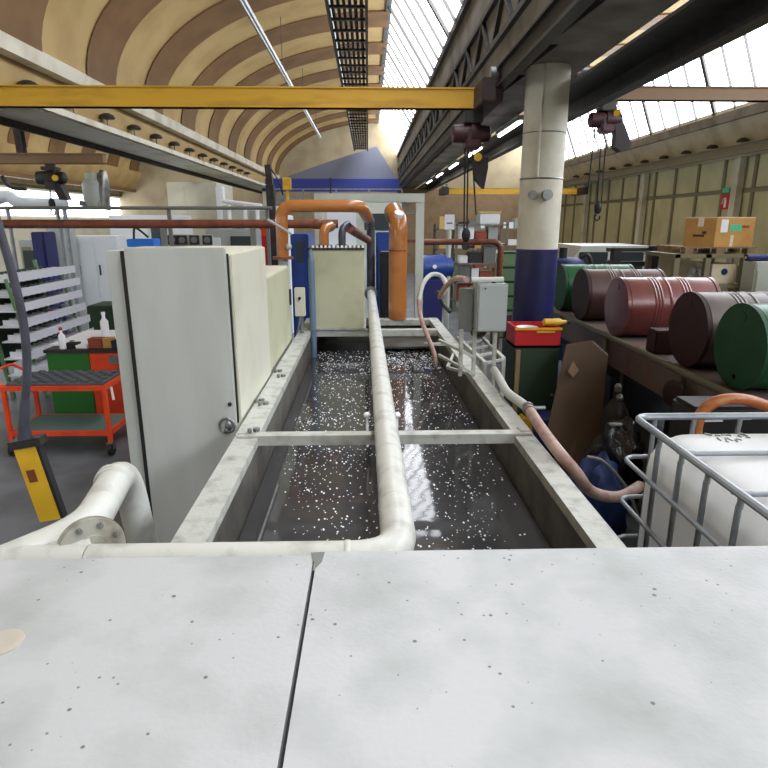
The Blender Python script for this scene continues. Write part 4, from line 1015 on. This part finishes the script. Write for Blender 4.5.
def mpx(name, pxl, pxr, pyt, y, dep, m, label, **k):
    a_, b_ = onY(pxl, pyt, y), onY(pxr, pyt, y)
    return machine(name, a_.x, b_.x, y, y+dep, a_.z, m, label, **k)
mpx('lathe_machine', 18, 42, 240, 11.0, .35, 'plastic_grey', 'grey machine tool with an open front beyond the stepped rack', win=(.15, .75, .45, .9), door=(.1, .5), dm='mullion')
mpx('dark_locker', 30, 43, 232, 10.2, .4, 'navy', 'narrow navy locker beside the grey machine tool', cat='locker', door=(.1, .9), dm='navy')
mpx('grey_cabinet', 45, 62, 225, 11.4, .5, 'plastic_grey', 'grey cabinet beside the white lockers', cat='cabinet', door=(.1, .9), dm='plastic_grey')
mpx('machining_centre', 108, 172, 215, 14.5, 1.6, 'white_machine', 'broad white machining enclosure behind the white lockers', door=(.2, .6), win=(.65, .9, .6, .9))
mpx('partition_booth', 166, 216, 182, 17.0, 2.0, 'beige_wall', 'tall beige booth rising under the pale beam', cat='booth', door=(.1, .35), dm='beige_wall')
mpx('white_column_cover', 215, 222, 186, 16.5, .3, 'paper', 'narrow white panel beside the tall beige booth', cat='panel', door=(.2, .8), dm='paper', knob=False)
mpx('grinding_machine', 222, 272, 205, 13.0, 1.5, 'pale_machine', 'pale grinding machine behind the rust-brown pipe', win=(.1, .5, .5, .85), door=(.55, .9), dm='plastic_grey')
mpx('tool_locker', 258, 268, 228, 10.0, .4, 'tool_orange', 'narrow red-orange locker behind the cream cabinet', cat='locker', door=(.1, .9), dm='red')
mpx('tall_cabinet', 205, 255, 229, 9.0, .5, 'plastic_grey', 'wide grey cabinet row behind the grey control cabinet', cat='cabinet', door=(.05, .3), dm='white_machine', win=(.5, .95, .8, .95))
mpx('blue_press', 290, 308, 234, 8.6, 1.0, 'blue_machine', 'blue machine body behind the orange pipe', door=(.15, .85), dm='blue_machine', win=(.3, .7, .8, .95))
mpx('white_enclosure', 318, 402, 194, 13.5, 2.5, 'pale_machine', 'large pale machine enclosure behind the portal frame', door=(.1, .45), dm='white_machine', win=(.55, .95, .72, .85))
mpx('blue_cabinet', 376, 392, 232, 9.8, .6, 'blue_machine', 'blue cabinet behind the dark riser pipe', cat='cabinet', door=(.1, .9), dm='blue_machine', win=(.2, .8, .7, .85))
mpx('pump_housing', 380, 391, 252, 8.75, .4, 'dark', 'black pump housing between the riser and the orange standpipe', cat='pump', door=(.1, .9), dm='dark', knob=False)
mpx('silver_cabinet', 270, 288, 215, 11.5, .8, 'white_machine', 'white machine cover behind the orange pipe bend', door=(.1, .9), win=(.2, .8, .8, .95))
mpx('low_chest', 86, 122, 306, 9.4, .6, 'dark_green', 'dark green chest in front of the white lockers', cat='chest', door=(.05, .95), dm='dark_green')
# blue boxes on the wall behind cabinet
bb = thing('blue_crate', (-3.1, 8.7, 1.9), 'bright blue crate on a post above the grey cabinets', 'crate')
p0, p1 = onY(127, 247, 8.6), onY(153, 239, 8.6)
MB().box((p0.x, 8.6, p0.z), (p1.x, 8.9, p1.z), bev=.01).build('tub', 'bright_blue', bb)
MB().box((p0.x+.1, 8.7, 0), (p0.x+.16, 8.76, p0.z)).build('post', 'grey_pipe', bb)
MB().tube([(p0.x+.1, 8.62, p1.z), (p0.x+.14, 8.6, p1.z+.15), (p0.x+.3, 8.62, p1.z+.02)], .015, 8, smooth=4).build('handle', 'dark', bb)
mn = thing('instrument_panel', (-2.2, 8.0, 1.9), 'row of black gauges in frames along the rust-brown pipe', 'gauges')
b = MB(); c = MB()
for px in (172, 182, 194, 207):
    p = onY(px, 240, 8.2); b.box((p.x-.06, 8.2, p.z-.06), (p.x+.06, 8.24, p.z+.06)); c.cyl((p.x, 8.2, p.z), (p.x, 8.185, p.z), .04, 14)
pq, pr_ = onY(168, 247, 8.2), onY(212, 247, 8.2)
MB().box((pq.x, 8.24, pq.z-.02), (pr_.x, 8.28, pq.z+.16)).box((pq.x+.05, 8.24, 0), (pq.x+.1, 8.28, pq.z)).box((pr_.x-.1, 8.24, 0), (pr_.x-.05, 8.28, pq.z)).build('board', 'pale_machine', mn)
b.build('frame', 'dark_steel', mn); c.build('dial', 'grey_pipe', mn)
# robot arm / spindle column
ra = thing('machine_boom', (-1.1, 9.5, 0), 'grey machine boom with a yellow head above the orange pipe', 'machine')
P = [onY(268, 165, 9.5), onY(270, 185, 9.5), onY(276, 200, 9.5), onY(285, 192, 9.5), onY(300, 200, 9.5)]
MB().bar(P[0], P[1], .09, .12, up=(0, 1, 0)).bar((P[1].x, 9.5, P[1].z), (P[1].x+.05, 9.5, 0), .12, .12, up=(0, 1, 0)).build('column', 'dark_steel', ra)
MB().bar(P[2], P[4], .06, .06).build('boom', 'galv', ra)
p = onY(287, 184, 9.45); MB().box((p.x-.06, 9.4, p.z-.09), (p.x+.06, 9.5, p.z+.09), bev=.01).box((p.x-.02, 9.44, p.z-.3), (p.x+.02, 9.48, p.z-.09)).build('head', 'yellow', ra)
MB().tube([P[0], onY(278, 180, 9.45), onY(283, 195, 9.45)], .012, 8, smooth=5).build('cable', 'dark', ra)
MB().tube([onY(330, 178, 9.5), onY(331, 200, 9.5)], .012, 8).build('cable', 'dark', ra)
# white rail over the machines
wr = thing('machine_guard_rail', (-1.9, 10, 0), 'white tubular guard rail above the pale grinding machine', 'rail')
a_, b_ = onY(222, 201, 10.4), onY(262, 206, 10.4)
MB().tube([a_, b_], .035, 10).build('rail', 'foam', wr)
for px in (229, 245, 257):
    p = onY(px, 205, 10.4); MB().cyl((p.x, 10.4, 0), (p.x, 10.4, p.z), .03, 10).build('post', 'foam', wr)
wl = thing('machine_gallery_rail', (-.9, 15, 0), 'grey gallery railing below the blue gable band', 'railing')
b = MB(); y = 23
p0, p1 = onY(270, 189, y), onY(402, 189, y)
for dz in (0, -.25): b.bar((p0.x, y, p0.z+dz), (p1.x, y, p0.z+dz), .04, .04)
b.build('rail', 'galv', wl)
for t in (0, .25, .5, .75, 1): MB().box((p0.x+(p1.x-p0.x)*t-.03, y-.03, 0), (p0.x+(p1.x-p0.x)*t+.03, y+.03, p0.z)).build('post', 'galv', wl)
# hanging pipework clutter at far-left under the vault
for i, (px, py, w_, hh) in enumerate(((96, 190, .35, .55), (104, 186, .14, .7), (88, 195, .3, .4))):
    pass
oh = thing('spindle_head', (-4.6, 10.2, 0), 'grey spindle heads standing above the long grey pipe', 'machine head')
p = onY(88, 205, 10.2)
MB().box((p.x-.42, 10.2, 0), (p.x-.38, 10.26, p.z+.0)).build('post', 'galv', oh)
p = onY(96, 200, 10.1)
MB().lathe((p.x, 10.05, p.z-.1), (0, 0, 1), [(0, .1), (.1, .16), (.35, .16), (.42, .1), (.5, .1)], 18).build('head', 'pale_machine', oh)
p = onY(104, 200, 10.1)
MB().lathe((p.x, 10.05, p.z-.1), (.1, 0, 1), [(0, .1), (.3, .1), (.5, .07), (.55, .04)], 18).build('motor', 'steel', oh)
MB().bar(onY(80, 203, 10.1), onY(110, 208, 10.1), .06, .08).build('arm', 'steel', oh)
wt = thing('white_ducting', (-5.4, 9.8, 0), 'white ducting on supports at the frame edge, level with the long pipes', 'duct')
a_, b_ = onY(-6, 200, 9.8), onY(66, 204, 9.8)
MB().tube([a_, onY(8, 196, 9.8), onY(22, 203, 9.8), b_], .09, 14, smooth=5).build('duct_run', 'white_machine', wt)
for px in (5, 55): 
    p = onY(px, 206, 9.85); MB().cyl((p.x, 9.9, 0), (p.x, 9.9, p.z), .03, 10).build('support', 'galv', wt)
MB().tube([onY(2, 176, 9.7), onY(6, 183, 9.7), onY(14, 188, 9.7), onY(26, 189, 9.7)], .03, 10, smooth=5).build('black_hose', 'dark', wt)
# fluorescent / brackets under left vault far
if 0: tr = struct('trim_8', MB().box((-10.3, 12.0, 3.1), (-4.9, 12.15, 3.35)).box((-10.3, 18.0, 3.0), (-4.9, 18.2, 3.3)), 'wood')

# ================================================================== FAR RIGHT BACKGROUND
bm_ = thing('electric_motor', (.95, 9.9, 0), 'blue electric motor beside the portal frame post', 'motor')
p = onY(437, 268, 8.9)
MB().lathe((p.x-.28, 8.95, p.z), (1, .3, 0), [(0, .10), (.02, .17), (.08, .18), (.42, .18), (.44, .14), (.52, .14), (.53, .1)], 24).build('housing', 'blue_machine', bm_)
MB().box((p.x-.22, 8.8, 0), (p.x+.08, 9.2, p.z-.15), bev=.02).build('pedestal', 'navy', bm_)
MB().cyl((p.x-.05, 8.76, p.z+.03), (p.x-.05, 8.74, p.z+.03), .03, 12).build('badge', 'foam', bm_)
ps = thing('standing_sign', (1.6, 12.2, 0), 'small white sign on a thin post before the far shelves', 'sign')
a_ = onY(449, 222, 12.0)
MB().cyl((a_.x, 12, 0), (a_.x, 12, a_.z), .05, 12).build('post', 'pale_machine', ps)
MB().box((a_.x-.09, 11.94, a_.z-.14), (a_.x+.1, 11.95, a_.z+.14)).build('sign_panel', 'paper', ps)
MB().box((a_.x-.05, 11.935, a_.z-.03), (a_.x+.06, 11.94, a_.z-.01)).build('print_line', 'dark_steel', ps)
# storage shelves with cartons
def shelf_unit(x0, x1, y, zs, label, dep=.6):
    r = thing('storage_shelf', ((x0+x1)/2, y, 0), label, 'shelf')
    for x in (x0, x1):
        for yy in (y, y+dep): MB().box((x-.03, yy-.03, 0), (x+.03, yy+.03, zs[-1]+.15)).build('upright', 'rack_rail', r)
    for z in zs: MB().box((x0-.03, y-.03, z-.03), (x1+.03, y+dep+.03, z)).build('shelf_board', 'beam_grey', r)
    return r
random.seed(21)
ccol = ['cardboard', 'cardboard_light', 'paper', 'plastic_grey', 'wood', 'terracotta', 'dark_steel', 'tape', 'grey_pipe']
proto = {}
def carton(x, y, z, w, d, h_, m, label, group):
    if m not in proto:
        t_ = thing('storage_box', (0, 0, 0), label, 'box', group)
        MB().box((-.5, -.5, 0), (.5, .5, .92), bev=.02).build('body', m, t_)
        MB().box((-.51, -.51, .92), (.51, .51, 1.0), bev=.02).build('lid', m, t_)
        proto[m] = t_; r = t_
    else: r = copy_thing(proto[m], (0, 0, 0))
    r.location = (x, y, z); r.scale = (w, d, h_); r['label'] = label; r['group'] = group
s0 = [(2.0, 3.55, 18.0), (2.1, 3.3, 14.6), (3.6, 5.4, 20.5)]
names = ['open shelf unit far down the aisle beside the small white sign', 'open shelf unit crowded with boxes behind the bent return pipe', 'far shelf unit beyond the column']
word = ['on the shelf by the white sign', 'on the shelf behind the bent pipe', 'on the far shelf beyond the column']
nm = {'cardboard': 'brown', 'cardboard_light': 'tan', 'paper': 'white', 'plastic_grey': 'grey', 'wood': 'wood-coloured', 'terracotta': 'reddish', 'grey_pipe': 'mid-grey', 'dark_steel': 'dark', 'tape': 'cream', 'blue_machine': 'blue'}
for (xa, xb, y), l, w_ in zip(s0, names, word):
    zs = [.25, .7, 1.15, 1.6, 2.05] if y == 14.6 else [.25, .8, 1.35, 1.9]
    shelf_unit(xa, xb, y, zs, l)
    for z in (zs if y != 14.6 else zs[:-1]):
        x = xa+.08
        while x < xb-.2:
            ww = random.uniform(.16, .36); m_ = random.choice(ccol)
            if x+ww > xb-.05: break
            carton(x+ww/2, y+.25, z+.001, ww, .4, random.uniform(.15, .42), m_, 'small %s box %s' % (nm[m_], w_), 'boxes '+w_)
            x += ww+.03
sg = thing('stacked_crates', (2.35, 11, 0), 'pale green slatted crate stack beside the column', 'crates')
p0, p1 = onY(502, 252, 11), onY(514, 285, 11)
for k in range(6):
    b = MB().box((p0.x, 11, .02+k*.26), (p0.x+.7, 11.5, .24+k*.26), bev=.01); b.build('crate', 'rack_green', sg)
    MB().box((p0.x+.02, 11.02, .24+k*.26), (p0.x+.68, 11.48, .28+k*.26)).build('lid_rim', 'dark_green', sg)
wcr = thing('white_tub', (1.9, 14, 0), 'white tub on top of the shelf behind the bent pipe', 'tub')
p = onY(488, 240, 14.8)
MB().box((p.x-.25, 14.7, 2.052), (p.x+.25, 15.1, 2.3), bev=.02).build('tub', 'white_machine', wcr)
MB().box((p.x-.27, 14.68, 2.3), (p.x+.27, 15.12, 2.34), bev=.01).build('lid', 'cardboard_light', wcr)
# wood wall panels at the far end of the bay 2
wp = struct('wall_partition', MB().box((1.5, 26.0, 0), (7.8, 26.2, 3.4)), 'wood')
# light van-like silver body behind the drums, dark forks
vn = thing('silver_van', (4.6, 13.5, 0), 'silver van parked behind the drums', 'van')
v0, v1 = onY(572, 250, 12.5), onY(668, 250, 12.5); vz = onY(620, 246, 12.5).z
prof = [(v0.x, .35), (v1.x, .35), (v1.x, 1.0), (v1.x-.1, vz-.55), (v1.x-.35, vz), (v0.x+.2, vz), (v0.x, vz-.3)]
MB().prism([(x, 12.5, z) for x, z in prof], (0, 1.7, 0)).build('body', 'silver_body', vn)
MB().box((v0.x+.15, 12.48, vz-.5), (v0.x+.75, 12.5, vz-.12), bev=.02).build('side_window', 'window_dark', vn)
MB().box((v0.x+.95, 12.48, vz-.5), (v1.x-.5, 12.5, vz-.12), bev=.02).build('side_window', 'window_dark', vn)
for x in (v0.x+.4, v1.x-.45):
    for y in (12.55, 14.0): MB().cyl((x, y-.02, .32), (x, y+.18, .32), .32, 24).cyl((x, y-.03, .32), (x, y+.19, .32), .18, 16).build('wheel', 'black_rubber', vn)
fk = thing('lift_mast', (4.0, 11.2, 0), 'black twin lift mast standing in front of the silver van', 'lift mast')
m0, m1 = onY(617, 248, 10.2), onY(655, 246, 10.2)
for p in (m0, m1): MB().box((p.x-.07, 10.15, 0), (p.x+.07, 10.3, p.z), bev=.01).build('mast_rail', 'dark', fk)
for lo, hi in (((m0.x, 10.2, m0.z-.3), (m1.x, 10.27, m0.z-.22)), ((m0.x-.15, 10.2, m0.z-.06), (m1.x+.1, 10.27, m0.z)), ((m0.x, 10.2, .1), (m1.x, 10.27, .25))): MB().box(lo, hi).build('crossbar', 'dark', fk)
p = onY(609, 265, 10.2); MB().lathe((p.x, 10.15, p.z), (0, 1, 0), [(0, .08), (.1, .09), (.1, .001)], 16).box((p.x-.02, 10.2, p.z), (m0.x, 10.24, p.z+.03)).build('spotlight', 'dark', fk)
# blue barrel behind column
bk = thing('blue_barrel', (2.6, 9.6, 0), 'upright blue barrel with a black spout behind the green drum', 'barrel')
p = onY(566, 258, 9.4)
MB().lathe((p.x, 9.4, 0), (0, 0, 1), [(0, .26), (.03, .29), (.5, .3), (.52, .31), (.55, .3), (p.z-.1, .29), (p.z-.03, .26), (p.z, .2)], 28).build('body', 'tarp_blue', bk)
MB().cyl((p.x-.05, 9.4, p.z-.02), (p.x-.05, 9.4, p.z+.16), .06, 14).build('spout', 'dark', bk)
MB().tube([(p.x+.15, 9.35, p.z-.05), (p.x+.3, 9.3, p.z+.05), (p.x+.38, 9.3, p.z-.15), (p.x+.38, 9.3, p.z-.5)], .03, 10, smooth=5).build('hose', 'dark_steel', bk)
# pallet rack with the big carton
rk = thing('pallet_rack', (5.6, 9.5, 0), 'grey-brown rack bay holding the big brown carton', 'rack')
yr = 9.0
a_ = onY(677, 254, yr); bR = onY(770, 254, yr); cR = onY(745, 254, yr)
zA = a_.z
for x in (a_.x, onY(707, 260, yr).x, cR.x):
    for y in (yr, yr+.9): MB().box((x-.04, y-.04, 0), (x+.04, y+.04, zA)).build('upright', 'mullion', rk)
for z in (zA, onY(700, 284, yr).z, .35):
    MB().box((a_.x-.05, yr-.04, z-.06), (cR.x+.05, yr+.96, z), bev=.004).build('shelf_beam', 'mullion', rk)
lc = thing('storage_box', (5.2, 9.1, onY(700, 284, yr).z), 'cream box with a purple sticker on the rack under the brown carton', 'box')
c0, c1 = onY(710, 284, yr+.05), onY(738, 264, yr+.05)
zL = onY(700, 284, yr).z+.002
MB().box((c0.x, yr+.05, zL), (c1.x, yr+.5, c1.z), bev=.006).build('body', 'tape', lc)
MB().cyl(((c0.x+c1.x)/2, yr+.05, (zL+c1.z)/2+.03), ((c0.x+c1.x)/2, yr+.045, (zL+c1.z)/2+.03), .05, 14).build('sticker', 'navy', lc)
lc = thing('parts_heap', (4.9, 9.2, zL), 'heap of pale wrapped parts on the rack beside the cream box', 'parts')
b = MB(); random.seed(3)
for k in range(8):
    p = onY(690+k*1.7, 278-6*(k % 3), yr+.2); b.sphere((p.x, yr+.2+.05*(k % 2), zL+.07+.05*(k % 3)), .07, (1, 1, .9), 10, 8)
b.build('wrapped_parts', 'hose_grey', lc)
# pallet + carton
zp = zA
pal = thing('wooden_pallet', (5.6, 9.6, zp), 'wooden pallet under the big brown carton', 'pallet')
ccx = onY(716, 240, yr+.35)
x0c, x1c = onY(681, 252, yr+.1).x, onY(753, 252, yr+.1).x
for k in range(5): MB().box((x0c, yr+.02+k*.19, zp+.08), (x1c, yr+.15+k*.19, zp+.1)).build('deck_board', 'wood', pal)
for x in (x0c+.02, (x0c+x1c)/2-.06, x1c-.14):
    for y in (yr+.02, yr+.4, yr+.78): MB().box((x, y, zp+.002), (x+.12, y+.13, zp+.08)).build('block', 'wood', pal)
bx = thing('cardboard_carton', (5.6, 9.5, zp+.1), 'big brown carton with a green sticker on the wooden pallet', 'carton')
zc0 = zp+.102; zc1 = onY(713, 218, yr+.1).z
# carton turned so that one corner faces the tank
K = onY(713, 250, yr+.06); Lc = onY(682, 250, yr+.42); Rc = onY(751, 250, yr+.24)
K, Lc, Rc = Vector((K.x, yr+.06, 0)), Vector((Lc.x, yr+.42, 0)), Vector((Rc.x, yr+.24, 0))
Fc = Lc+Rc-K
MB().prism([Vector((p.x, p.y, zc0)) for p in (K, Rc, Fc, Lc)], (0, 0, zc1-zc0)).build('body', 'cardboard', bx)
def onface(A, B, u0, u1, v0, v1, m, nme):
    d = (B-A); n_ = Vector((d.y, -d.x, 0)).normalized()
    if n_.y > 0: n_ = -n_
    q = [A+d*u0, A+d*u1]; H = zc1-zc0
    pts = [Vector((q[0].x, q[0].y, zc0+H*v0)), Vector((q[1].x, q[1].y, zc0+H*v0)), Vector((q[1].x, q[1].y, zc0+H*v1)), Vector((q[0].x, q[0].y, zc0+H*v1))]
    MB().prism([p+n_*.001 for p in pts], n_*.003).build(nme, m, bx)
onface(K, Rc, .36, .66, .55, .78, 'sticker_green', 'green_sticker'); onface(K, Rc, .12, .3, .5, .95, 'paper', 'white_label')
onface(K, Rc, .4, .48, .0, .4, 'tape', 'tape_strip'); onface(K, Rc, .66, .86, .66, .74, 'terracotta', 'print_mark')
onface(Lc, K, .42, .6, .7, 1.0, 'tape', 'tape_strip'); onface(Lc, K, .3, .66, .34, .42, 'brownboard', 'print_mark'); onface(Lc, K, .58, .72, .44, .54, 'brownboard', 'print_mark')
MB().prism([Vector((p.x, p.y, zc1)) for p in (K+(Lc-K)*-.01, Rc, Fc, Lc)], (0, 0, .015)).build('lid', 'tape', bx)
# light cabinet at right frame edge
cb = mpx('light_cabinet', 757, 790, 262, 8.6, .33, 'pale_machine', 'pale cabinet at the end of the rack with the brown carton', cat='cabinet', door=(.05, .9), dm='pale_machine')
nb = thing('navy_roll', (6.1, 9.4, 0), 'navy blue roll lying on top of the pale cabinet', 'roll')
p0, p1 = onY(748, 255, 8.75), onY(775, 255, 8.75); zcb = onY(746, 262, 8.6).z
MB().cyl((p0.x, 8.78, zcb+.05), (p1.x, 8.78, zcb+.05), .048, 16).build('roll', 'navy', nb)
MB().cyl((p0.x-.02, 8.78, zcb+.05), (p1.x+.02, 8.78, zcb+.05), .02, 10).build('core', 'cardboard', nb)
# extinguisher sign on the wall
sg = thing('extinguisher_sign', (7.8, 12, 2.4), 'red fire extinguisher sign by the white post on the wall', 'sign')
p = onX(725, 202, 7.84); w_ = .16
MB().box((7.835, p.y-w_, p.z-w_), (7.855, p.y+w_, p.z+w_)).build('sign_panel', 'red', sg)
s = MB()
X_ = 7.828
def flat(pts): s.prism([(X_, p.y-a_, p.z+b_) for a_, b_ in pts], (.006, 0, 0))
s.prism([(X_, p.y+.02, p.z-.12), (X_, p.y-.06, p.z-.12), (X_, p.y-.06, p.z+.03), (X_, p.y-.045, p.z+.055), (X_, p.y+.005, p.z+.055), (X_, p.y+.02, p.z+.03)], (.006, 0, 0))
s.box((X_, p.y-.035, p.z+.055), (X_+.006, p.y-.005, p.z+.085))
s.prism([(X_, p.y-.03, p.z+.08), (X_, p.y+.08, p.z+.05), (X_, p.y+.08, p.z+.065), (X_, p.y-.03, p.z+.1)], (.006, 0, 0))
s.prism([(X_, p.y+.08, p.z+.055), (X_, p.y+.1, p.z-.04), (X_, p.y+.085, p.z-.045), (X_, p.y+.065, p.z+.05)], (.006, 0, 0))
s.build('extinguisher_symbol', 'paper', sg)
MB().box((7.82, p.y-.13, p.z+.2), (7.86, p.y+.13, p.z+.3), bev=.01).build('green_lamp', 'sticker_green', sg)
MB().box((7.855, p.y-.05, p.z-.05), (7.88, p.y+.05, p.z+.3)).build('bracket', 'mullion', sg)

# ================================================================== LIGHT, WORLD, CAMERA
w = bpy.data.worlds.new('World'); bpy.context.scene.world = w; w.use_nodes = True
w.node_tree.nodes['Background'].inputs[0].default_value = (.8, .9, 1, 1); w.node_tree.nodes['Background'].inputs[1].default_value = .6
cam = bpy.data.cameras.new('Camera'); co = bpy.data.objects.new('Camera', cam); C.objects.link(co)
co.location = CAM; co.rotation_euler = (pi/2-PITCH, 0, -YAW)
cam.sensor_fit = 'HORIZONTAL'; cam.sensor_width = 36; cam.lens = 36*FPX/768; cam.clip_start = .02; cam.clip_end = 200
bpy.context.scene.camera = co
for o in C.objects:
    if '_base' in o: del o['_base']
vs = bpy.context.scene.view_settings
vs.view_transform = 'Standard'; vs.look = 'None'; vs.exposure = 0.65; vs.gamma = 1; vs.use_curve_mapping = False
